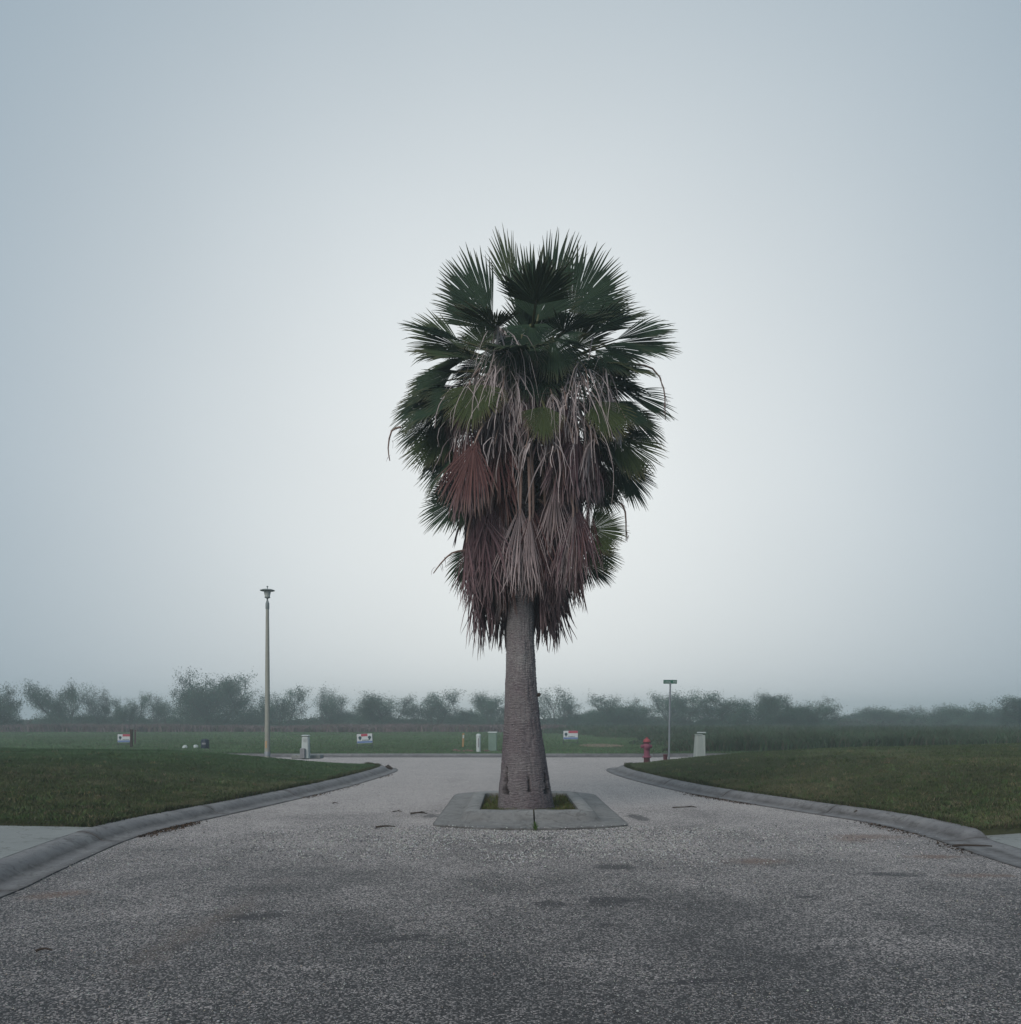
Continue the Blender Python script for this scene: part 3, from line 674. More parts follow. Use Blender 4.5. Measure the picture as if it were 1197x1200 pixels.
def leaf_material(name, c1, c2, tip, trans=.07, rough=.7, spec=.15):
    m, t, b = new_mat(name); a = N(t, 'ShaderNodeAttribute', attribute_name='tint')
    sp = N(t, 'ShaderNodeSeparateColor'); L(t, a.outputs['Color'], sp.inputs[0])
    f = noise(t, coords(t), 5, 4); g = noise(t, coords(t), 45, 3)
    c = mixc(t, sp.outputs[1], c1, c2)
    c = mixc(t, ramp(t, sp.outputs[0], ((.72, 0), (1.0, .9))), c, tip)
    c = mixc(t, mth(t, 'MULTIPLY', f, .6), c, [x * .5 for x in c1]); c = mixc(t, mth(t, 'MULTIPLY', g, .3), c, c2)
    L(t, c, b.inputs['Base Color']); b.inputs['Roughness'].default_value = rough; b.inputs['Specular IOR Level'].default_value = spec
    if trans:
        tr = N(t, 'ShaderNodeBsdfTranslucent'); L(t, c, tr.inputs['Color']); ms = N(t, 'ShaderNodeMixShader'); ms.inputs[0].default_value = trans
        L(t, b.outputs[0], ms.inputs[1]); L(t, tr.outputs[0], ms.inputs[2]); L(t, ms.outputs[0], t.nodes['Material Output'].inputs['Surface'])
    return m
M_green = leaf_material('frond_green', (.015, .033, .018), (.032, .060, .030), (.13, .12, .07))
M_olive = leaf_material('frond_olive', (.034, .050, .017), (.068, .088, .030), (.20, .16, .09))
M_mid = leaf_material('frond_mid', (.026, .045, .018), (.056, .080, .030), (.17, .14, .08))
M_dead = leaf_material('frond_dead', (.080, .042, .050), (.205, .130, .134), (.36, .27, .265), .05, .85, .1)
M_pale = leaf_material('frond_pale', (.25, .19, .19), (.45, .36, .35), (.54, .45, .43), .05, .85, .1)
M_red = leaf_material('frond_red', (.062, .028, .030), (.175, .088, .080), (.28, .20, .17), .05, .85, .1)
M_stem = basic('petiole_green', (.075, .085, .03), (.10, .085, .035), 9, rough=.6)
M_stem_d = basic('petiole_dead', (.20, .13, .105), (.28, .20, .17), 9, rough=.85)
ROWS = np.array([0, .2, .4, .53, .64, .74, .84, .93, 1.0])
def fan(hub, axis, normal, Rl, span, nseg, grav, web=.67, cup=.15, frizz=.05, slim=1.0, blunt=.7, loose=.18):
    """one fan blade: every segment is a folded strip grown outward from the hub and bent by gravity"""
    axis = Vector(axis).normalized(); normal = Vector(normal); normal = (normal - axis * normal.dot(axis)).normalized(); side = axis.cross(normal)
    V, Fq, T = [], [], []; G = Vector((0, 0, -1)); dth = span / nseg
    hub = Vector(hub)
    ph = [random.uniform(0, 6.28) for _ in range(4)]; wave = random.uniform(.5, 1.4)
    pleat = normal * random.uniform(-.10, .10)
    for i in range(nseg):
        a = (i + .5) / nseg * span - span / 2; e = abs(a) / (span / 2)
        lump = (math.sin(a * 3.1 + ph[0]) * .5 + math.sin(a * 6.7 + ph[1]) * .3) * wave * frizz * 2.2     # the blade buckles as one sheet
        d = axis * math.cos(a) + side * math.sin(a) + normal * (cup * e - .05 + lump) + pleat * math.sin(a)
        d = (d + (side * random.gauss(0, 1) + normal * random.gauss(0, 1)) * frizz * loose).normalized()
        ln = Rl * (1 - .26 * e ** 2.2) * random.uniform(.90, 1.04) * (1 + .06 * math.sin(a * 5 + ph[2]))
        g = grav * (1 + .35 * math.sin(a * 2.3 + ph[3])) * random.uniform(1 - .5 * loose, 1 + .5 * loose); g_tip = random.choice((.0, .15, .3, .7, 1.9)) * (.30 + grav)
        kink = random.random() < .10
        p = hub + axis * (.10 * Rl * (1 - e)); prev = 0; b0 = len(V); tone = random.random()
        for k, r in enumerate(ROWS):
            ds = (r - prev) * ln; prev = r
            bend = g * (.15 + r * r) + (g_tip * max(0, r - web) * 2.2) + (2.2 * (.3 + grav) if kink and r > web + .1 else 0)
            d = (d + G * bend * (ds / max(Rl, .1)) * 1.4)
            if r > web: d = d + (side * random.gauss(0, 1) + normal * random.gauss(0, 1)) * frizz * .8
            d = d.normalized(); p = p + d * ds
            w = d.cross(normal)
            w = w.normalized() if w.length > .05 else side
            wr = dth * r * ln * .60 if r <= web else dth * web * ln * .56 * max(0, (1 - (r - web) / (1 - web))) ** blunt * slim
            wr = max(wr, .0016); nn = w.cross(d)
            rise = nn * wr * .95
            V += [p - w * wr - rise * .5, p + rise * .5, p + w * wr - rise * .5]
            T += [(r, tone, 0)] * 3
            if k:
                q = b0 + k * 3
                Fq += [(q - 3, q - 2, q + 1, q), (q - 2, q - 1, q + 2, q + 1)]
    return V, Fq, T
def frond(name, attach, hub, axis, normal, Rl, span=R(250), nseg=46, grav=.15, mat=None, stem=None, arch=.12, label=None, **kw):
    V, Fq, T = fan(hub, axis, normal, Rl, span, nseg, grav, **kw)
    o = np_mesh(name, [tuple(v) for v in V], Fq, mat or M_green, palm, tint=np.array(T), smooth=False)
    if label: o['label'] = label
    a, h = Vector(attach), Vector(hub); mid = (a + h) / 2 + Vector((0, 0, arch)) ; ax = Vector(axis).normalized()
    if arch < 0: mid = Vector((h.x * .75 + a.x * .25, h.y * .75 + a.y * .25, a.z * .8 + h.z * .2))
    pts = [a * (1 - u) ** 2 + mid * 2 * u * (1 - u) + h * u * u for u in np.linspace(0, 1, 8)] + [h + ax * Rl * .12]
    mb = MB(); mb.tube(pts, [.040 - .022 * u for u in np.linspace(0, 1, 8)] + [.010], 5, flat=.5)
    obj('petiole', mb, stem or M_stem, o); return o
def aim(hp, tp, dh, dtip): return px(hp[0], hp[1], PD + dh), px(tp[0], tp[1], PD + dtip)
APEX = 6.75
def green(hp, tp, dh=0, dt=0, face=(0, -1, .2), span=230, grav=.12, mat=None, z=None, cup=.15, scale=1.0, nseg=46, web=.67):
    h, tp_ = aim(hp, tp, dh, dt); ax = tp_ - h; rl = ax.length * scale
    z = APEX if z is None else z
    at = Vector((trunk_x(z) + (h.x - .25) * .08, PD + (h.y - PD) * .08, z))
    frond('frond', at, h, ax, face, rl, R(span), nseg, grav, mat, cup=cup, web=web)
# fronds that make the outline, hub and tip where the photograph shows them
for hp, tp, dh, dt, face, span, grav, mt, z in (
    ((668, 366), (722, 303), -.1, -.15, (0, -1, .25), 125, .05, 0, 0),                 # big round fan at the upper right
    ((672, 374), (735, 342), .35, .4, (.1, -1, .35), 110, .10, 0, 0),
    ((605, 352), (583, 276), .2, .25, (-.5, -.8, .1), 40, .03, 0, 0),                  # narrow upright fans at the very top
    ((622, 376), (624, 288), -.3, -.3, (0, -1, .1), 62, .03, 0, 0),
    ((642, 370), (662, 278), .0, .1, (.4, -.9, .1), 48, .03, 0, 0),
    ((630, 376), (642, 312), -.6, -.6, (.1, -1, .1), 140, .08, 0, 0),
    ((616, 386), (612, 340), -.5, -.5, (-.1, -1, .1), 60, .10, 0, 0),
    ((578, 374), (528, 304), -.1, -.1, (-.25, -1, .3), 72, .10, 0, 0),                 # upper left fan
    ((576, 386), (520, 332), .45, .6, (-.4, -.8, .5), 84, .24, 0, 0),
    ((543, 409), (478, 380), .0, .05, (-.2, -.85, .5), 72, .20, 0, 0),                 # left
    ((546, 412), (484, 412), .35, .45, (-.2, -.7, .7), 70, .26, 0, 0),
    ((548, 420), (492, 440), .6, .8, (-.2, -.6, .8), 100, .22, 0, 0),
    ((530, 437), (476, 460), -.15, -.15, (-.35, -.8, .5), 110, .26, 0, 0),
    ((524, 446), (468, 482), .2, .25, (-.3, -.8, .5), 110, .26, 0, 0),
    ((516, 462), (462, 500), .0, .0, (-.5, -.7, .5), 120, .30, 0, 0),
    ((508, 492), (466, 520), .3, .4, (-.3, -.85, .5), 130, .24, 0, 0),
    ((520, 500), (482, 548), -.1, -.1, (-.3, -.85, .5), 120, .26, 0, 6.4),
    ((560, 450), (548, 498), -1.0, -1.25, (-.2, -.85, .5), 150, .30, 1, 0),
    ((540, 455), (505, 492), -.6, -.75, (-.2, -.85, .5), 130, .30, 0, 0),
    ((545, 580), (496, 612), .2, .3, (-.3, -.9, .4), 140, .18, 0, 5.6),                # low left
    ((540, 570), (500, 580), .5, .6, (-.2, -.9, .4), 120, .2, 0, 5.8),
    ((560, 640), (545, 695), .5, .5, (-.3, -.9, .3), 130, .3, 0, 5.2),
    ((722, 398), (786, 378), .1, .15, (.15, -.85, .5), 58, .14, 0, 0),                 # right
    ((720, 402), (798, 408), .05, .1, (.2, -.85, .55), 58, .16, 0, 0),
    ((708, 406), (764, 420), -.3, -.35, (.2, -.85, .55), 96, .22, 0, 0),
    ((698, 410), (742, 436), -.6, -.7, (.15, -.8, .6), 120, .30, 0, 0),
    ((702, 446), (762, 452), .3, .35, (.2, -.75, .65), 84, .26, 0, 0),
    ((730, 458), (796, 482), .05, .1, (.3, -.75, .6), 60, .24, 0, 0),
    ((716, 470), (762, 500), -.3, -.35, (.3, -.8, .55), 110, .28, 0, 0),
    ((734, 484), (776, 516), .0, .0, (.35, -.85, .45), 120, .22, 0, 0),
    ((700, 470), (730, 512), -.85, -1.0, (.25, -.8, .5), 130, .36, 1, 0),
    ((722, 512), (772, 550), -.2, -.2, (.3, -.85, .45), 130, .28, 1, 6.3),
    ((722, 540), (762, 586), .2, .25, (.3, -.9, .4), 130, .24, 0, 6.0),
    ((705, 545), (735, 588), .4, .5, (.3, -.9, .4), 140, .26, 0, 5.9),
    ((692, 620), (734, 624), -.25, -.2, (.3, -.95, .2), 165, .08, 1, 5.6),
    ((688, 640), (726, 662), -.1, -.1, (.3, -.95, .2), 130, .10, 1, 5.4),                # low right, olive green
    ((684, 656), (716, 682), .2, .2, (.3, -.95, .2), 150, .14, 0, 5.2),
    ((638, 476), (634, 514), -1.15, -1.3, (0, -1, .4), 130, .28, 1, 0),                # small front fans
    ((628, 425), (636, 470), -.8, -1.1, (0, -.8, .6), 130, .40, 0, 0),
    ((592, 402), (580, 452), -.7, -.95, (-.2, -.8, .6), 120, .45, 0, 0),
    ((668, 408), (686, 460), -.7, -.9, (.2, -.8, .6), 120, .45, 0, 0),
    ((648, 395), (660, 440), -.9, -1.2, (0, -.7, .8), 130, .5, 0, 0),
    ((612, 392), (604, 434), -.9, -1.2, (0, -.7, .8), 130, .5, 0, 0),
    ((626, 405), (622, 342), -.4, -.45, (0, -1, .2), 140, .14, 0, 0),
    ((574, 412), (552, 372), .2, .25, (-.2, -1, .3), 100, .2, 0, 0),
    ((672, 410), (702, 366), .3, .35, (.2, -1, .3), 100, .2, 0, 0),
    ((600, 398), (578, 392), -.5, -.7, (-.2, -.8, .6), 140, .6, 0, 0),
    ((655, 392), (682, 398), -.4, -.6, (.2, -.8, .6), 140, .6, 0, 0),
    ((622, 380), (618, 402), -.6, -1.1, (0, -.6, .9), 150, .7, 0, 0),
    ((590, 385), (560, 400), .3, .2, (-.2, -.7, .8), 140, .5, 0, 0),
    ((690, 425), (724, 448), .5, .6, (.2, -.9, .5), 140, .3, 0, 0),
    ((565, 428), (528, 440), .5, .6, (-.2, -.9, .5), 140, .3, 0, 0),
    ((560, 445), (535, 480), .2, .25, (-.2, -.9, .5), 140, .4, 0, 0),
    ((695, 455), (718, 490), .2, .25, (.2, -.9, .5), 140, .4, 0, 0),
    ((702, 436), (742, 470), .45, .5, (.2, -.9, .5), 150, .3, 0, 0),
    ((690, 478), (726, 522), .3, .35, (.2, -.9, .4), 150, .35, 0, 0),
    ((704, 498), (750, 534), .1, .15, (.3, -.9, .4), 140, .3, 0, 6.4),
    ((690, 560), (724, 600), .5, .55, (.3, -.9, .4), 150, .3, 0, 5.9),
    ((540, 462), (502, 508), .35, .4, (-.3, -.9, .4), 150, .3, 0, 0),
    ((530, 515), (494, 556), .2, .25, (-.3, -.9, .4), 140, .3, 0, 6.3),
    ((560, 400), (520, 418), .5, .55, (-.2, -.9, .5), 130, .3, 0, 0),
    ((706, 415), (748, 440), .6, .65, (.2, -.9, .5), 130, .3, 0, 0)):
    green(hp, tp, dh, dt, face, span, grav, M_olive if mt else (M_mid if random.random() < .28 else M_green), z or None, nseg=max(22, int(span / 2.7)))
# the rest of the crown, behind and between
for k in range(46):
    az = k * 2.39996; u = k / 45.0; el = R(30 - 70 * u); lp = random.uniform(.85, 1.12); z = APEX + .2 - .9 * u
    d = Vector((math.cos(az) * math.cos(el), math.sin(az) * math.cos(el), math.sin(el)))
    if d.y < -.35 and el < .05: continue                                             # dead leaves hang here instead
    at = Vector((trunk_x(z), PD, z)) + Vector((d.x, d.y, 0)) * .12; h = at + d * lp
    ax = d + Vector((0, 0, -.15 - .4 * u)); out = Vector((math.cos(az), math.sin(az), 0))
    nrm = Vector((0, 0, 1)) * max(.15, math.cos(el)) - out * math.sin(el) * .9 + Vector((0, -.3, 0))
    frond('frond', at, h, ax, nrm, random.uniform(.8, .95), R(random.uniform(90, 150)), 36, .12 + .35 * u, M_green if random.random() < .65 else (M_mid if random.random() < .7 else M_olive))

# dead fronds hanging in the skirt
def dead(hp, d, ln, out=(0, -1, 0), span=70, mat=None, top=None, grav=.55, lean=(0, 0, 0), nseg=34, sway=.07, fz=.13):
    h = px(hp[0], hp[1], PD + d); top = h.z + 1.1 if top is None else top; o = Vector(out)
    at = Vector((trunk_x(top), PD, top)) + Vector((o.x, o.y, 0)).normalized() * .17
    ax = Vector((lean[0] + random.gauss(0, sway), lean[1] + random.gauss(0, sway), -1))
    frond('dead_frond', at, h, ax, out, ln, R(span), nseg, grav, mat or M_dead, M_stem_d, arch=-1, cup=-.12, frizz=fz, web=.58, blunt=.5, loose=.75)
dead((610, 592), -.72, 1.28, (-.15, -1, 0), 46, M_pale, 6.0)                                   # the two pale ones over the trunk
dead((625, 595), -.70, 1.25, (.1, -1, 0), 60, M_red, 6.1)
dead((621, 600), -.80, 1.15, (.0, -1, 0), 30, M_pale, 6.0)
dead((650, 566), -.75, 1.1, (.25, -1, 0), 40, M_pale, 6.1)
dead((676, 590), -.62, 1.22, (.45, -1, 0), 58, M_dead, 6.1)
dead((672, 596), -.72, 1.1, (.4, -1, 0), 34, M_pale, 6.0)
dead((690, 588), -.50, 1.1, (.5, -1, 0), 55, M_red, 6.0)
dead((557, 518), -1.25, 1.0, (-.4, -1, .1), 92, M_red, 6.2, .5, (-.32, 0, 0), 40, .02, .03)      # the reddish open fan at the left
dead((562, 598), -.60, 1.3, (-.5, -1, 0), 60, M_dead, 6.0)
dead((575, 590), -.70, 1.25, (-.35, -1, 0), 52, M_dead, 6.0)
dead((548, 625), -.35, 1.2, (-.8, -.7, 0), 60, M_dead, 5.8)
dead((562, 660), -.1, 1.15, (-1, -.4, 0), 62, M_dead, 5.5)
dead((583, 670), .35, 1.05, (-.7, .5, 0), 60, M_dead, 5.3)
dead((555, 650), .35, 1.0, (-1, .2, 0), 55, M_dead, 5.4)
dead((640, 672), .3, 1.05, (.5, .8, 0), 60, M_dead, 5.3)
dead((663, 640), .0, 1.1, (1, 0, 0), 60, M_dead, 5.4)
dead((655, 650), -.25, .95, (.9, -.5, 0), 55, M_dead, 5.4)
dead((678, 610), .2, 1.15, (1, .2, 0), 60, M_dead, 5.6)
def hang(az, rad, zh, ln, rise, span, mt, nseg=30):
    o = Vector((math.cos(az), math.sin(az), 0)); h = Vector((trunk_x(zh) + o.x * rad, PD + o.y * rad, zh)); top = min(zh + rise, 6.95)
    at = Vector((trunk_x(top), PD, top)) + o * .16
    ax = Vector((o.x * .12 + random.gauss(0, .08), o.y * .12 + random.gauss(0, .08), -1))
    frond('dead_frond', at, h, ax, o, ln, R(span), nseg, random.uniform(.45, 1.2), mt, M_stem_d, arch=-1, cup=random.uniform(-.25, .15), frizz=.10, web=.55, blunt=.45, slim=1.3, loose=.6)
def dead_mat(): r_ = random.random(); return M_dead if r_ < .66 else (M_pale if r_ < .82 else M_red)
for k in range(130):                                                                  # the skirt against the trunk
    az = k * 2.39996 + .5; o = Vector((math.cos(az), math.sin(az), 0)); front = -o.y
    u = random.random(); ln = random.uniform(.95, 1.3)
    rad = random.uniform(.45, .88) if u > .3 else random.uniform(.30, .62)
    low = 3.78 if front > .5 else (2.78 + .5 * random.random() if front < .25 else 3.3)
    zh = low + ln + u * 1.9
    if front > .55 and zh > 4.7 and zh < 6.2 and abs(o.x) < .55: continue           # the dark gap where the stalks show
    hang(az, rad, zh, ln, random.uniform(.7, 1.2), random.uniform(38, 80), dead_mat())
for k in range(46):                                                                  # the lowest, oldest layer behind and beside the trunk
    az = -.5 + 4.2 * ((k * .618) % 1.0); o = math.sin(az)
    hang(az, random.uniform(.35, .82), random.uniform(3.72, 4.5) if o > .1 else random.uniform(4.1, 4.8), random.uniform(.9, 1.15), random.uniform(.5, 1.0), random.uniform(50, 90), M_dead if random.random() < .85 else M_red, 34)
for k in range(44):                                                                  # withered leaves under the green ones, farther out
    az = k * 2.39996 + 1.1; o = Vector((math.cos(az), math.sin(az), 0)); zh = random.uniform(5.1, 6.5)
    if -o.y > .6 and abs(o.x) < .6 and zh < 6.25: continue
    hang(az, random.uniform(.8, 1.0) + .35 * (zh - 5.1) / 1.4, zh, random.uniform(.75, 1.05), random.uniform(.4, .9), random.uniform(45, 95), dead_mat())
# old stumps of leaf bases on the trunk inside the skirt
mb = MB()
for k in range(150):
    z = random.uniform(4.2, 7.0); az = random.uniform(0, 6.283); o = Vector((math.cos(az), math.sin(az), 0)); p = Vector((trunk_x(z), PD, z)) + o * .15; l_ = random.uniform(.10, .24)
    mb.tube([p, p + o * l_ * .6 + Vector((0, 0, l_ * .5)), p + o * l_ + Vector((random.gauss(0, .03), 0, l_ * .9))], [.045, .035, .018], 5, flat=.45)
kind(obj('leaf_base', mb, basic('leaf_base', (.075, .05, .048), (.12, .085, .08), 20, rough=.95), palm), 'stuff')

# old flower stalks: arching stems with curtains of pale hanging strands
M_strand = leaf_material('strand', (.30, .245, .24), (.50, .425, .41), (.54, .46, .44), .05, .9, .05)
def strand_ribbon(V, Fq, T, p, d, ln, w, g=.9, seg=7):
    b0 = len(V); tone = random.random(); d = Vector(d).normalized(); sd_ = Vector((random.gauss(0, 1), random.gauss(0, .3), 0)).normalized()
    for k in range(seg):
        u = k / (seg - 1); ww = w * (1 - .75 * u) * (.6 + .8 * random.random())
        V += [p - sd_ * ww, p + sd_ * ww]; T += [(u, tone, 0)] * 2
        if k: q = b0 + k * 2; Fq.append((q - 2, q - 1, q + 1, q))
        d = (d + Vector((random.gauss(0, .17), random.gauss(0, .15), -g * .5))).normalized(); p = p + d * (ln / (seg - 1))
def flower_stalk(pts, n, ln, w=.0085, mat=None, along=.45, spreadx=.10):
    pts = [Vector(p) for p in pts]; mb = MB(); P = catmull([tuple(p) for p in pts], .12)
    m = len(P); mb.tube([tuple(q) for q in P], [.018 - .012 * k / m for k in range(m)], 5)
    o = obj('flower_stalk', mb, M_stem_d, palm); V, Fq, T = [], [], []
    for k in range(n):
        q = Vector(P[int((along + (1 - along) * random.random()) * (m - 1))]); 
        strand_ribbon(V, Fq, T, q + Vector((random.gauss(0, spreadx * .3), random.gauss(0, .05), 0)), (random.gauss(0, .32), random.gauss(0, .32) - .1, random.choice((-.6, -.4, -.1, .15))), ln * random.uniform(.45, 1.15), w * random.uniform(.5, 1.6))
    s = np_mesh('strand', [tuple(v) for v in V], Fq, mat or M_strand, o, tint=np.array(T)); s['kind'] = 'stuff'
ap = Vector((.27, PD, APEX - .1))
for (x0, y0, x1, y1, d, n, ln) in ((583, 385, 578, 410, -1.15, 18, 1.2), (682, 425, 690, 450, -1.15, 14, 1.1), (660, 455, 664, 480, -1.25, 14, 1.0), (592, 440, 588, 470, -1.3, 16, 1.1), (620, 505, 616, 525, -1.2, 20, .9), (645, 510, 650, 530, -1.2, 22, .9), (560, 470, 553, 495, -1.1, 22, .9), (590, 392, 584, 420, -1.05, 34, 1.25), (600, 400, 598, 430, -1.0, 26, 1.15), (676, 432, 688, 455, -1.05, 34, 1.0), (668, 440, 672, 470, -1.1, 26, .95), (556, 440, 548, 462, -.95, 24, .95),
                                   (700, 420, 708, 440, -.8, 16, .9), (577, 432, 568, 455, -1.1, 22, .9), (610, 425, 606, 455, -1.15, 22, .9), (645, 455, 650, 480, -1.2, 22, .8), (530, 470, 522, 490, -.6, 20, .8),
                                   (720, 470, 733, 490, -.5, 14, .7), (655, 430, 660, 455, -.8, 14, .9), (690, 500, 700, 520, -.9, 22, .9), (540, 500, 533, 520, -.7, 22, .8), (600, 470, 597, 495, -1.2, 18, .9), (585, 500, 580, 520, -1.1, 18, .9), (668, 500, 672, 520, -1.1, 20, .9)):
    a_, b_ = px(x0, y0, PD + d * .8), px(x1, y1, PD + d)
    flower_stalk([ap, (ap + a_) / 2 + Vector((0, 0, .25)), a_, b_], n, ln)
# thin stray stems that stick out of the outline
flower_stalk([px(545, 645, PD), px(530, 648, PD - .1), px(517, 660, PD - .15), px(508, 672, PD - .15)], 5, .15, .004, M_dead)
flower_stalk([px(728, 590, PD), px(733, 600, PD), px(734, 622, PD), px(734, 634, PD)], 6, .18, .006, M_dead)
flower_stalk([px(470, 500, PD), px(459, 505, PD), px(455, 525, PD), px(457, 540, PD)], 4, .15, .004, M_dead)
flower_stalk([px(735, 425, PD), px(765, 432, PD), px(778, 455, PD), px(780, 492, PD)], 5, .22, .004, M_dead)

# ------------------------------------------------------------------ street furniture
M_galv = basic('galvanised', (.22, .24, .26), (.30, .32, .34), 6, rough=.55, metal=.3, bs=.05)
M_pole = basic('pole_paint', (.27, .275, .235), (.33, .335, .29), 2.5, rough=.7, bs=.1)
M_cap = basic('lamp_metal', (.16, .19, .185), (.21, .24, .235), 6, rough=.5, bs=.05)
M_lens = basic('lamp_lens', (.42, .45, .42), (.50, .52, .48), 4, rough=.35, bs=.03, spec=.5)
M_tan = basic('sticker_tan', (.42, .27, .15), (.48, .33, .2), 10, rough=.7)
b = px(313.5, 884, 26.0)
lamp = thing('street_lamp', 'tall grey street lamp post with flat disc cap on the left lawn', 'street lamp', b)
mb = MB(); mb.lathe(b, [(.085, -.1), (.085, .0), (.080, .4), (.066, 2.6), (.048, 4.52)], 16); obj('pole', mb, M_pole, lamp)
mb = MB(); mb.lathe(b, [(.092, -.05), (.092, .06), (.084, .08)], 16); obj('pole_base', mb, M_galv, lamp)
mb = MB(); mb.box(b + Vector((-.018, -.082, .30)), (.06, .012, .22), bev=.003); obj('sticker', mb, M_tan, lamp)
mb = MB(); mb.lathe(b, [(.050, 2.25), (.066, 2.26), (.066, 2.29), (.050, 2.30)], 14); obj('collar', mb, M_galv, lamp)
mb = MB(); mb.lathe(b, [(.050, 4.42), (.058, 4.44), (.058, 4.60), (.044, 4.63), (.024, 4.70), (.024, 4.74), (.045, 4.76)], 16); obj('neck', mb, M_cap, lamp)
mb = MB(); mb.lathe(b, [(.045, 4.755), (.082, 4.765), (.086, 4.79), (.075, 4.80)], 18); obj('collar', mb, M_cap, lamp)
mb = MB(); mb.lathe(b, [(.074, 4.80), (.088, 4.87), (.105, 4.95), (.118, 4.985)], 20); obj('lens', mb, M_lens, lamp)
mb = MB(); mb.lathe(b, [(.10, 4.986), (.19, 4.974), (.222, 4.985), (.218, 5.0), (.15, 5.025), (.06, 5.035), (.014, 5.04)], 28); obj('cap', mb, M_cap, lamp)
mb = MB(); mb.lathe(b, [(.010, 5.03), (.010, 5.085), (.026, 5.095), (.028, 5.115), (.016, 5.13)], 10); obj('finial', mb, M_cap, lamp)

M_hyd = basic('hydrant_paint', (.21, .064, .095), (.25, .085, .12), 9, rough=.6, bs=.1)
M_hydo = basic('hydrant_cap_paint', (.30, .060, .070), (.34, .08, .085), 9, rough=.6, bs=.1)
M_hydb = basic('hydrant_base', (.085, .028, .034), (.115, .042, .048), 12, rough=.8)
b = px(758.3, 894.4, 26.0)
hyd = thing('fire_hydrant', 'faded red fire hydrant on the grass tip by the right kerb', 'fire hydrant', b)
mb = MB(); mb.lathe(b, [(.10, -.08), (.095, .0), (.092, .16), (.10, .165)], 16); obj('base', mb, M_hydb, hyd)
mb = MB(); mb.lathe(b, [(.135, .165), (.138, .18), (.138, .20), (.10, .215)], 18); 
for k in range(8): a = k * math.pi / 4; mb.lathe(b + Vector((.118 * math.cos(a), .118 * math.sin(a), .195)), [(.013, 0), (.013, .022)], 6)
obj('flange', mb, M_hyd, hyd)
mb = MB(); mb.lathe(b, [(.098, .205), (.094, .24), (.088, .40), (.10, .43), (.118, .47), (.118, .55), (.10, .575), (.092, .60), (.098, .615)], 20); obj('barrel', mb, M_hyd, hyd)
mb = MB(); mb.lathe(b, [(.12, .612), (.124, .62), (.124, .645), (.118, .652)], 20); obj('collar', mb, M_hydb, hyd)
mb = MB(); mb.lathe(b, [(.112, .650), (.110, .675), (.092, .712), (.06, .738), (.032, .748), (.03, .752), (.03, .785), (.022, .79)], 20); obj('bonnet', mb, M_hydo, hyd)
for ax, ln, r in (((-1, -.15, 0), .075, .058), ((1, .15, 0), .05, .058), ((.0, -1, 0), .06, .072)):
    mb = MB(); a = Vector(ax).normalized(); mb.lathe(b + Vector((0, 0, .51)) + a * .095, [(r * .8, 0), (r * .8, ln * .5), (r, ln * .5), (r, ln), (r * .85, ln * 1.12), (r * .3, ln * 1.15), (r * .28, ln * 1.5)], 14, axis=a)
    obj('outlet_cap', mb, M_hyd, hyd)

M_signg = basic('sign_green', (.018, .10, .065), (.025, .12, .075), 9, rough=.45, bs=0)
M_signw = basic('sign_white', (.50, .53, .54), (.56, .58, .58), 9, rough=.5, bs=0)
b = px(784.2, 892, 26.5); top = px(786, 797, 26.5).z
sg = thing('street_sign', 'street name sign on a thin grey post behind the hydrant', 'street sign', b)
tp = Vector((b.x + .045, b.y, top - .11))
mb = MB(); mb.tube([b + Vector((0, 0, -.1)), b + Vector((.02, 0, 1.2)), tp], [.029, .029, .027], 10); obj('post', mb, M_galv, sg)
mb = MB(); mb.box((tp.x, tp.y, tp.z - .005), (.07, .05, .05), bev=.008); obj('bracket', mb, M_galv, sg)
pc = Vector((tp.x - .005, tp.y, top - .055))
mb = MB(); mb.box(pc, (.42, .008, .118), bev=.003); plate = obj('sign_plate', mb, M_signg, sg)
mb = MB()                                               # pale lettering, too small in the photograph to be read
def stroke(x, z, w, h): mb.box((pc.x + x, pc.y - .006, pc.z + z), (w, .004, h))
for x in (-.165, -.125, -.085, -.045, -.01): stroke(x, -.005, .008, .055); stroke(x + .010, -.028, .02, .008); stroke(x + .010, .018 if x != -.165 else -.028, .016, .008)
for x in (.095, .140, .172): stroke(x, 0, .009, .06); stroke(x + .012, .026, .018, .008); stroke(x + .012, 0, .014, .008)
obj('lettering', mb, M_signw, plate, smooth=False)

M_ped = basic('pedestal_paint', (.33, .365, .335), (.39, .42, .39), 4, rough=.7, bs=.1)
M_pedw = basic('pedestal_white', (.42, .46, .45), (.48, .52, .50), 4, rough=.6, bs=.1)
M_pedg = basic('pedestal_green', (.15, .22, .18), (.19, .26, .215), 4, rough=.7, bs=.1)
M_grey = basic('meter_grey', (.20, .20, .21), (.26, .26, .27), 8, rough=.7)
M_orange = basic('marker_orange', (.29, .18, .075), (.33, .21, .10), 6, rough=.6, bs=0)
b = px(358.5, 889, 26.2)
p = thing('utility_pedestal', 'white rounded utility pedestal with grey box beside the concrete pad', 'utility box', b, 'utility pedestals beside the street')
mb = MB(); mb.box(b + Vector((0, 0, .33)), (.24, .24, .70), top=.86, bev=.03); obj('body', mb, M_pedw, p)
mb = MB(); mb.box(b + Vector((0, 0, .70)), (.225, .225, .05), bev=.02); obj('lid', mb, M_pedw, p)
mb = MB(); mb.box(b + Vector((-.06, -.16, .16)), (.15, .10, .32), bev=.015); obj('meter_box', mb, M_grey, p)
for k in range(3): mb = MB(); mb.box(b + Vector((0, -.108, .52 + .04 * k)), (.10, .006, .012)); obj('vent_slat', mb, M_grey, p)
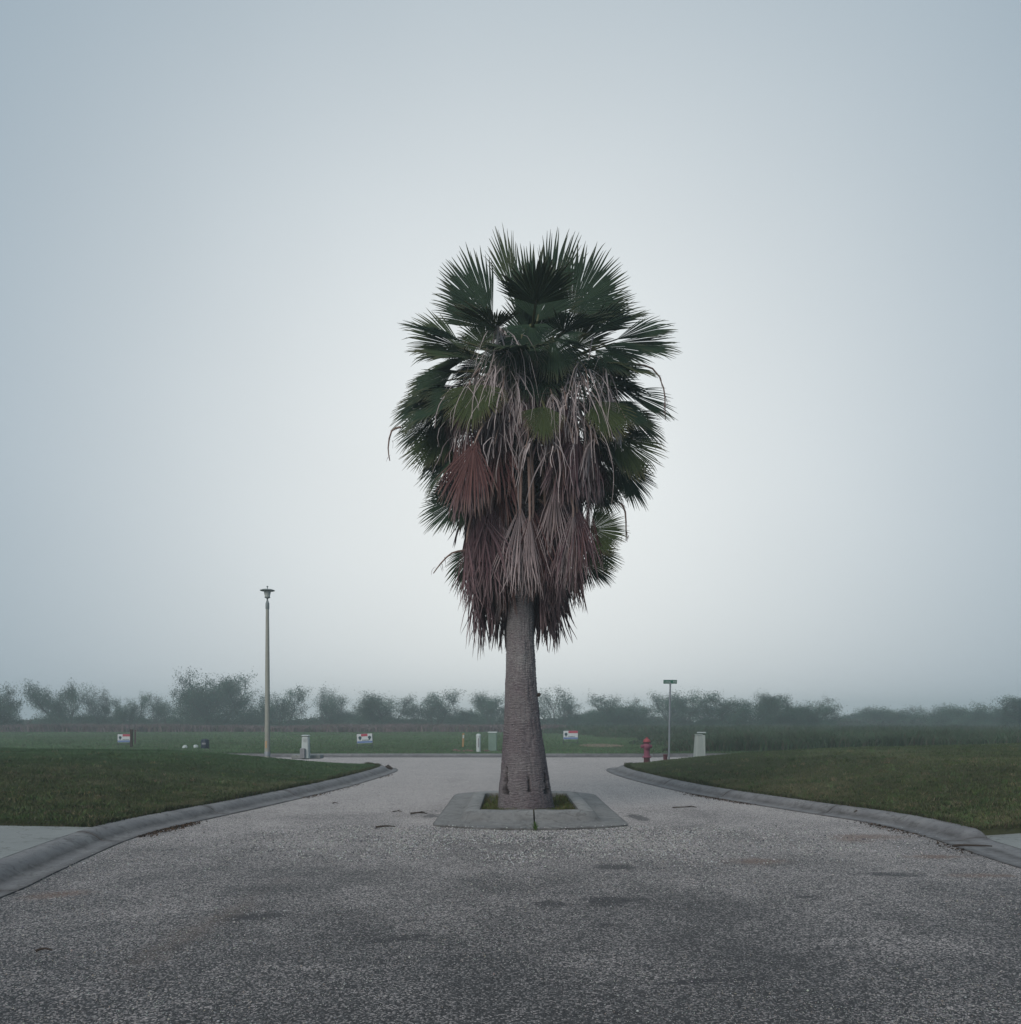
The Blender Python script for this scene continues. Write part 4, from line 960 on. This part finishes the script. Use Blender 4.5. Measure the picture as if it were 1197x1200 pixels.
b2 = px(357.5, 886, 26.4); b2.z = .34
mb = MB(); mb.box((b2.x, b2.y + .35, .33), (.90, .5, .12), bev=.012); tag(obj('utility_pad', mb, M_pave, base=(b2.x, b2.y + .35, .26)), 'flat pale concrete pad behind the white rounded pedestal', 'concrete pad')
b = px(819, 888, 26.6)
p = thing('utility_pedestal', 'tapered pale green pedestal on the right lawn beside the street sign', 'utility box', b, 'utility pedestals beside the street')
mb = MB(); mb.box(b + Vector((0, 0, .33)), (.27, .25, .74), top=.70, bev=.02, rz=.25); obj('body', mb, M_ped, p)
mb = MB(); mb.box(b + Vector((0, 0, .715)), (.20, .19, .03), bev=.01, rz=.25); obj('lid', mb, M_ped, p)
b = px(823, 884, 28.2); b.z = .1
p = thing('utility_pedestal', 'pale pedestal half hidden behind the tapered one, showing its flat lid', 'utility box', b, 'utility pedestals beside the street')
mb = MB(); mb.box(b + Vector((0.0, 0, .42)), (.20, .22, .92), top=.9, bev=.02); obj('body', mb, M_ped, p)
mb = MB(); mb.box(b + Vector((-.02, 0, .96)), (.26, .22, .04), bev=.012); obj('lid', mb, M_pedw, p)
b = px(780, 890.3, 26.2)
p = thing('pipe_stub', 'short dark capped pipe stub between hydrant and street sign', 'pipe', b)
mb = MB(); mb.lathe(b, [(.062, -.06), (.062, .13), (.05, .135)], 14); obj('body', mb, M_hydb, p)
mb = MB(); mb.lathe(b, [(.080, .125), (.080, .155), (.06, .165)], 14); obj('cap', mb, M_hydb, p)
b = px(561, 881, 36)
p = thing('cable_post', 'slim white cable post with round cap left of the trunk', 'utility post', b)
mb = MB(); mb.lathe(b, [(.095, -.05), (.095, .62), (.088, .64)], 16); obj('body', mb, M_pedw, p)
mb = MB(); mb.lathe(b, [(.108, .63), (.108, .68), (.09, .73), (.05, .755), (.01, .762)], 16); obj('cap', mb, M_pedw, p)
mb = MB(); mb.box(b + Vector((0, -.096, .38)), (.05, .01, .38)); obj('warning_strip', mb, M_grey, p)
b = px(577.5, 880, 37)
p = thing('utility_pedestal', 'green box pedestal with pale lid just left of the trunk', 'utility box', b, 'utility pedestals beside the street')
mb = MB(); mb.box(b + Vector((0, 0, .38)), (.36, .34, .82), bev=.02); obj('body', mb, M_pedg, p)
mb = MB(); mb.box(b + Vector((0, 0, .80)), (.40, .38, .06), bev=.012); obj('lid', mb, M_pedw, p)
mb = MB(); mb.box(b + Vector((0, -.172, .45)), (.26, .006, .5)); obj('door', mb, M_pedg, p)
b = px(543, 875, 42.8)
p = thing('marker_post', 'flat orange marker post standing in the field left of the trunk', 'marker post', b)
mb = MB(); mb.box(b + Vector((0, 0, .31)), (.10, .025, .72), bev=.006, lean=.04); obj('post', mb, M_orange, p)
mb = MB(); mb.box(b + Vector((.013, -.016, .50)), (.07, .005, .16), lean=.04); obj('sticker', mb, M_pedw, p)
M_brick = basic('red_dirt', (.13, .085, .07), (.16, .11, .09), 4, rough=1)
b = px(560, 880.5, 36.5); mb = MB()
for k in range(11):
    q = b + Vector((random.gauss(.1, .55), random.gauss(.25, .2), 0)); q.z = .13; s_ = random.uniform(.04, .13); mb.lathe(q, [(s_ * 1.6, -.02), (s_, s_ * .5), (s_ * .3, s_ * .8)], 7)
kind(obj('dirt_clods', mb, M_brick, base=b), 'stuff', 'reddish clods of dirt around the pedestals', 'dirt')
n = 420; c = px(705, 874, 44); a = rng.uniform(0, 6.28, n); r_ = np.sqrt(rng.uniform(0, 1, n)); P = np.stack([c.x + 1.1 * r_ * np.cos(a), 44 + 2.3 * r_ * np.sin(a), np.full(n, .14)], 1)
stones(P, rng.uniform(.03, .07, n), pick(n, [(.17, .16, .11), (.20, .15, .12)], [.6, .4]), 'bare_dirt', 'pinkish patch of bare dirt in the field beyond the right sign')

# yard signs
M_red_s = basic('sign_red', (.36, .05, .08), (.40, .07, .10), 9, rough=.5, bs=0)
M_blue_s = basic('sign_blue', (.10, .17, .34), (.13, .20, .38), 9, rough=.5, bs=0)
M_darkm = basic('dark_metal', (.045, .05, .06), (.07, .075, .085), 9, rough=.6)
M_ink = basic('sign_ink', (.025, .06, .07), (.03, .07, .08), 9, rough=.6, bs=0)
def yard_sign(x, ytop, ybot, yleg, w, d, label, two=False, tilt=0.0, rz=0.0):
    b = px(x, yleg, d); s = d / F; W, Hh = w * s, (ybot - ytop) * s; zc = EYE - ((ytop + ybot) / 2 - H) * s
    p = thing('yard_sign', label, 'yard sign', b, 'realty signs standing in the field')
    c = Vector((b.x, b.y, zc)); Ry = Matrix.Rotation(tilt, 4, 'Y'); Rz = Matrix.Rotation(rz, 4, 'Z')
    def panel(name, cx, cz, ww, hh, dy, th, mat, par):
        m_ = MB(); m_.box((0, 0, 0), (ww, th, hh)); m_.v = [tuple(c + (Rz @ Ry @ (Vector(v) + Vector((cx, dy, cz))))) for v in m_.v]; return obj(name, m_, mat, par, smooth=False)
    bd = panel('board', 0, 0, W, Hh, 0, .02, M_signw, p)
    if two: panel('red_band', -.01 * W, .36 * Hh, .42 * W, .26 * Hh, -.013, .006, M_red_s, bd)
    else: panel('red_band', .17 * W, .36 * Hh, .64 * W, .27 * Hh, -.013, .006, M_red_s, bd)
    panel('blue_band', 0, -.37 * Hh, W * .98, .2 * Hh, -.013, .006, M_blue_s, bd)
    for k in range(5): panel('lettering', -.12 * W + k * .09 * W, -.18 * Hh, .06 * W, .10 * Hh, -.013, .005, M_ink, bd)
    for sx in ((-.30, .32) if two else (-.32,)):
        m_ = MB(); r = .17 * Hh; m_.lathe((0, 0, 0), [(r * .98, 0), (r, .008), (r * .7, .014)], 14, axis=(0, -1, 0)); m_.add([(-r * .6, -.006, -r * .7), (r * .6, -.006, -r * .7), (r * .16, -.006, -r * 1.7), (-r * .16, -.006, -r * 1.7)], [(0, 1, 2, 3)])
        m_.v = [tuple(c + (Rz @ Ry @ (Vector(v) + Vector((sx * W, -.012, .10 * Hh))))) for v in m_.v]; obj('balloon_emblem', m_, M_ink, bd)
    for sx in (-1, 1):
        m_ = MB(); q0 = c + Rz @ Vector((sx * W * .5, .015, 0)); m_.tube([(q0.x, q0.y, b.z - .05), (q0.x, q0.y, zc + Hh * .52)], [.017, .017], 6); obj('leg', m_, M_darkm, p)
    m_ = MB(); e0, e1 = c + Rz @ Vector((-W * .5, .015, 0)), c + Rz @ Vector((W * .5, .015, 0)); zb = b.z + .10
    m_.tube([(e0.x, e0.y, zb), (e1.x, e1.y, zb)], [.013, .013], 6); obj('crossbar', m_, M_darkm, p)
    m_ = MB(); zt = zc + Hh * .515; m_.tube([(e0.x, e0.y, zt), (e1.x, e1.y, zt)], [.014, .014], 6); obj('crossbar', m_, M_darkm, p)
yard_sign(146.5, 860.5, 870, 875, 17, 42.8, 'red and white realty sign at the far left with a dark post beside it')
yard_sign(427.5, 860, 871, 876, 18, 41.5, 'realty sign with two dark balloon emblems, right of the white pedestal', True, -.05)
yard_sign(669, 856.5, 866.5, 872.5, 17, 46.4, 'red white and blue realty sign just right of the palm trunk')
b = px(154.5, 877, 41); p = thing('fence_post', 'dark wooden post standing beside the far left realty sign', 'post', b)
mb = MB(); mb.box(b + Vector((-.02, 0, .42)), (.11, .10, .98), bev=.012); obj('post', mb, M_twig, p)
mb = MB(); mb.box(b + Vector((.11, .12, .55)), (.06, .05, .66), bev=.01); obj('stake', mb, basic('stake_wood', (.12, .07, .075), (.15, .10, .10), 9), p)
b = px(240.5, 877.5, 39.7); p = thing('drum', 'small dark blue drum with pale label on the grass left of the lamp', 'drum', b)
mb = MB(); mb.lathe(b, [(.17, -.02), (.185, .02), (.19, .1), (.183, .2), (.19, .34), (.17, .42), (.10, .45)], 22); obj('body', mb, basic('drum_blue', (.016, .025, .045), (.022, .035, .055), 8, rough=.5), p)
mb = MB(); mb.lathe(b, [(.11, .445), (.11, .465), (.09, .47)], 18); obj('lid', mb, M_darkm, p)
mb = MB()
for a in np.linspace(-2.1, -1.04, 7)[:-1]:
    a1 = a + 1.06 / 6; q = [(.193 * math.cos(t), .193 * math.sin(t)) for t in (a, a1)]
    mb.add([b + Vector((q[0][0], q[0][1], .20)), b + Vector((q[1][0], q[1][1], .20)), b + Vector((q[1][0], q[1][1], .28)), b + Vector((q[0][0], q[0][1], .28))], [(0, 1, 2, 3)])
obj('label', mb, M_grey, p)
for x, y, lb in ((217, 877, 'small white stone, the one farther from the dark drum'), (229.5, 876.5, 'small white stone close beside the dark drum')):
    b = px(x, y, 40.2); mb = MB(); mb.lathe(b, [(.09, -.03), (.12, .03), (.10, .10), (.05, .14), (.01, .15)], 9)
    mb.v = [(v[0] + random.gauss(0, .012), v[1] + random.gauss(0, .012), v[2] + random.gauss(0, .008)) for v in mb.v]
    tag(obj('white_stone', mb, M_pedw, base=b), lb, 'stone', 'white stones in the grass')

# ------------------------------------------------------------------ tree line
M_wood = basic('tree_wood', (.055, .05, .045), (.08, .07, .06), 4, rough=1, bs=0)
M_leaf = tinted('tree_leaf', .85, .1, .5, .6, .15)
def make_tree(seed, Ht, wid, dens, stems=3, low=.12):
    r = random.Random(seed); g = np.random.default_rng(seed); mb = MB(); tips = []
    def grow(p, d, ln, rad, lv):
        pts = [p]; n = 4
        for k in range(n):
            d = (d + Vector((r.gauss(0, .16), r.gauss(0, .16), r.gauss(.05, .10)))).normalized(); pts.append(pts[-1] + d * ln / n)
        mb.tube(pts, [rad * (1 - .5 * k / n) for k in range(n + 1)], 3 if lv > 1 else 5)
        if lv >= 2:
            for q in pts[1:]: tips.append(q)
        if lv < 4:
            for k in range(3):
                q = pts[r.choice((1, 2, 3, 4))]; a = r.uniform(0, 6.283)
                nd = (d * 1.0 + Vector((math.cos(a), math.sin(a), r.uniform(-.15, .6))) * r.uniform(.45, .95)).normalized()
                grow(q, nd, ln * r.uniform(.55, .78), rad * .5, lv + 1)
    for k in range(stems):
        a = k * 6.283 / stems + r.uniform(-.5, .5); t = r.uniform(.25, .8)
        grow(Vector((.15 * math.cos(a), .15 * math.sin(a), -.15)), Vector((math.cos(a) * t, math.sin(a) * t, 1)).normalized(), Ht * r.uniform(.26, .36), Ht * .013, 0)
    Q = np.array([tuple(t) for t in tips]); mxz = np.percentile(Q[:, 2], 98); mxr = np.percentile(np.hypot(Q[:, 0], Q[:, 1]), 94)
    sz, sr = Ht / mxz, wid / 2 / mxr
    mb.v = [(v[0] * sr, v[1] * sr, v[2] * sz) for v in mb.v]; Q = Q * (sr, sr, sz)
    n = int(dens * 1.45); idx = g.integers(0, len(Q), n); c = Q[idx] + g.normal(0, .21, (n, 3))
    low_n = int(n * (low + .20)); a = g.uniform(0, 6.283, low_n); rr = np.sqrt(g.uniform(0, 1, low_n)) * wid * .48          # low growth at the foot
    c[:low_n] = np.stack([rr * np.cos(a), rr * np.sin(a), g.uniform(0.02, 1, low_n) ** 1.1 * Ht * (.80 - .50 * (rr / (wid * .48)) ** 2) * (.55 + .8 * vnoise(a * 2.2, rr * 1.3, 1.0, seed + 5))], 1)
    u = g.normal(0, 1, (n, 3)) + (0, 0, .5); u /= np.linalg.norm(u, axis=1)[:, None]; w = np.cross(u, g.normal(0, 1, (n, 3))); w /= np.linalg.norm(w, axis=1)[:, None]
    s1, s2 = g.uniform(.035, .10, (n, 1)), g.uniform(.014, .036, (n, 1))
    V = np.stack([c - u * s1, c + w * s2, c + u * s1, c - w * s2], 1).reshape(-1, 3); k = np.arange(n) * 4
    clump = .6 + .8 * vnoise(c[:, 0] + c[:, 2] * .7, c[:, 1] + c[:, 2] * .7, 1.1, seed)
    t = np.array([(.052, .118, .082), (.074, .12, .076), (.10, .11, .08)])[g.choice(3, n, p=(.5, .35, .15))] * clump[:, None]
    return mb, V, np.stack([k, k + 1, k + 2, k + 3], 1), np.repeat(t, 4, axis=0)
KINDS = {}
def tree_kind(key, *a):
    mb, V, Fq, T = make_tree(*a)
    me = bpy.data.meshes.new('trunk'); me.from_pydata([tuple(v) for v in mb.v], [], mb.f); me.update(); me.materials.append(M_wood)
    o = np_mesh('crown', V, Fq, M_leaf, tint=T); mc = o.data; bpy.data.objects.remove(o); KINDS[key] = (me, mc)
tree_kind('airy', 3, 4.0, 5.6, 13000, 6, .10); tree_kind('airy2', 7, 4.0, 5.4, 11500, 5, .14); tree_kind('thin', 12, 4.0, 4.6, 6500, 5, .18)
tree_kind('full', 21, 4.0, 7.0, 28000, 8, .24); tree_kind('full2', 33, 4.0, 7.4, 36000, 8, .32); tree_kind('shrub', 41, 2.2, 5.6, 24000, 6, .4)
KW = {'airy': (4, 5.6), 'airy2': (4, 5.4), 'thin': (4, 4.6), 'full': (4, 7.0), 'full2': (4, 7.4), 'shrub': (2.2, 5.6)}
def tree(key, x0, x1, ytop, d, label, rz):
    s = d / F; hh = (855 - ytop) * s + .2; ww = (x1 - x0) * s; h0, w0 = KW[key]
    root = thing('shrub' if key == 'shrub' else 'mesquite_tree', label, 'shrub' if key == 'shrub' else 'tree', (((x0 + x1) / 2 - CX) * s, d, .12), 'shrubs of the far brush line' if key == 'shrub' else 'trees along the far edge of the field')
    root.scale = (ww / w0 * 1.12, ww / w0 * 1.12, hh / h0 * 1.03); root.rotation_euler.z = rz
    for nm, me in (('trunk', KINDS[key][0]), ('crown', KINDS[key][1])):
        o = bpy.data.objects.new(nm, me); COL.objects.link(o); o.parent = root
TREES = [('full', -58, 20, 810, 98, 'dark tree cut by the left edge of the photo'), ('airy', 42, 106, 807, 112, 'airy open crowned tree next to the leftmost dark tree'),
 ('thin', 98, 136, 815, 118, 'thin tree just left of the far left realty sign'), ('airy2', 130, 172, 819, 114, 'small airy tree directly behind the far left realty sign'),
 ('thin', 166, 212, 823, 126, 'sparse low tree between the far left sign and the tallest tree'), ('full', 202, 294, 799, 118, 'tallest and widest feathery tree, left of the lamp post'),
 ('airy2', 296, 358, 814, 120, 'rounded airy tree directly behind the lamp post'), ('thin', 360, 414, 814, 128, 'sparse pale tree above the white rounded pedestal'),
 ('airy', 408, 492, 820, 122, 'broad airy tree behind the realty sign with two emblems'), ('airy2', 474, 544, 818, 126, 'airy tree right of the two emblem sign'),
 ('airy', 548, 606, 818, 124, 'tree behind the left side of the palm trunk'), ('thin', 626, 680, 814, 128, 'sparse bare tree just right of the palm trunk'),
 ('full2', 682, 764, 823, 122, 'dense low rounded tree left of the street sign'), ('airy', 756, 828, 817, 120, 'airy tree directly behind the street sign post'),
 ('full', 818, 908, 819, 108, 'dark tree right of the street sign'), ('full2', 890, 975, 821, 104, 'dark dense tree at the right end of the tall row'),
 ('full', 1178, 1260, 820, 100, 'dark tree cut by the right edge of the photo')]
for i, (k, x0, x1, yt, d, lb) in enumerate(TREES): tree(k, x0, x1, yt, d, lb, i * 1.9)
SHR = [(978, 1052, 839, 150, 'low hazy shrub just right of the tall dark tree row'), (1018, 1084, 835, 135, 'mid sized shrub left of centre in the right brush line'), (1074, 1130, 838, 150, 'shrub in the middle of the right brush line'),
 (1092, 1166, 832, 125, 'tallest shrub of the right brush line'), (1150, 1206, 836, 130, 'shrub beside the tree at the right edge'), (60, 130, 842, 130, 'low shrub under the airy tree at the left'), (380, 450, 838, 132, 'low shrub below the sparse pale tree'),
 (520, 580, 838, 134, 'low shrub just left of the palm trunk'), (650, 710, 838, 130, 'low shrub between the trunk and the dense tree'), (280, 322, 838, 130, 'low shrub left of the lamp post foot')]
for i, (x0, x1, yt, d, lb) in enumerate(SHR): tree('shrub', x0, x1, yt, d, lb, i * 2.3)
def brush():
    """the far scrub that closes the gaps between the trees as one low mass"""
    n = 42000; d = rng.uniform(128, 165, n); x = rng.uniform(-.68, .70, n) * d
    hh = .6 + 1.7 * vnoise(x, d * .4, .16, 51) * (.5 + .5 * vnoise(x, d, .5, 52)); z = rng.uniform(0, 1, n) ** .8 * hh
    c = np.stack([x, d, .1 + z], 1); u = rng.normal(0, 1, (n, 3)); u /= np.linalg.norm(u, axis=1)[:, None]; w = np.cross(u, rng.normal(0, 1, (n, 3))); w /= np.linalg.norm(w, axis=1)[:, None]
    s1, s2 = rng.uniform(.15, .38, (n, 1)), rng.uniform(.07, .16, (n, 1)); V = np.stack([c - u * s1, c + w * s2, c + u * s1, c - w * s2], 1).reshape(-1, 3); k = np.arange(n) * 4
    t = pick(n, [(.046, .070, .045), (.055, .070, .045), (.07, .06, .05)], [.5, .3, .2]) * (.6 + .8 * vnoise(x, z * 3, .5, 53))[:, None]
    kind(np_mesh('far_brush', V, np.stack([k, k + 1, k + 2, k + 3], 1), M_leaf, tint=np.repeat(t, 4, axis=0)), 'stuff', 'low hazy scrub behind the trees', 'brush')
brush()

# ------------------------------------------------------------------ haze
mb = MB(); mb.box((0, 200, 4.35), (900, 500, 11.1))
hz = obj('haze', mb, [], smooth=False); hz['kind'] = 'stuff'; hz['label'] = 'thin pale morning fog over the whole place'; hz['category'] = 'fog'
m = bpy.data.materials.new('haze'); m.use_nodes = True; t = m.node_tree; t.nodes.clear()
vol = t.nodes.new('ShaderNodeVolumePrincipled'); vol.inputs['Color'].default_value = (.90, .985, 1.0, 1); vol.inputs['Density'].default_value = .0027; vol.inputs['Anisotropy'].default_value = .45
out = t.nodes.new('ShaderNodeOutputMaterial'); t.links.new(vol.outputs[0], out.inputs['Volume']); hz.data.materials.append(m)
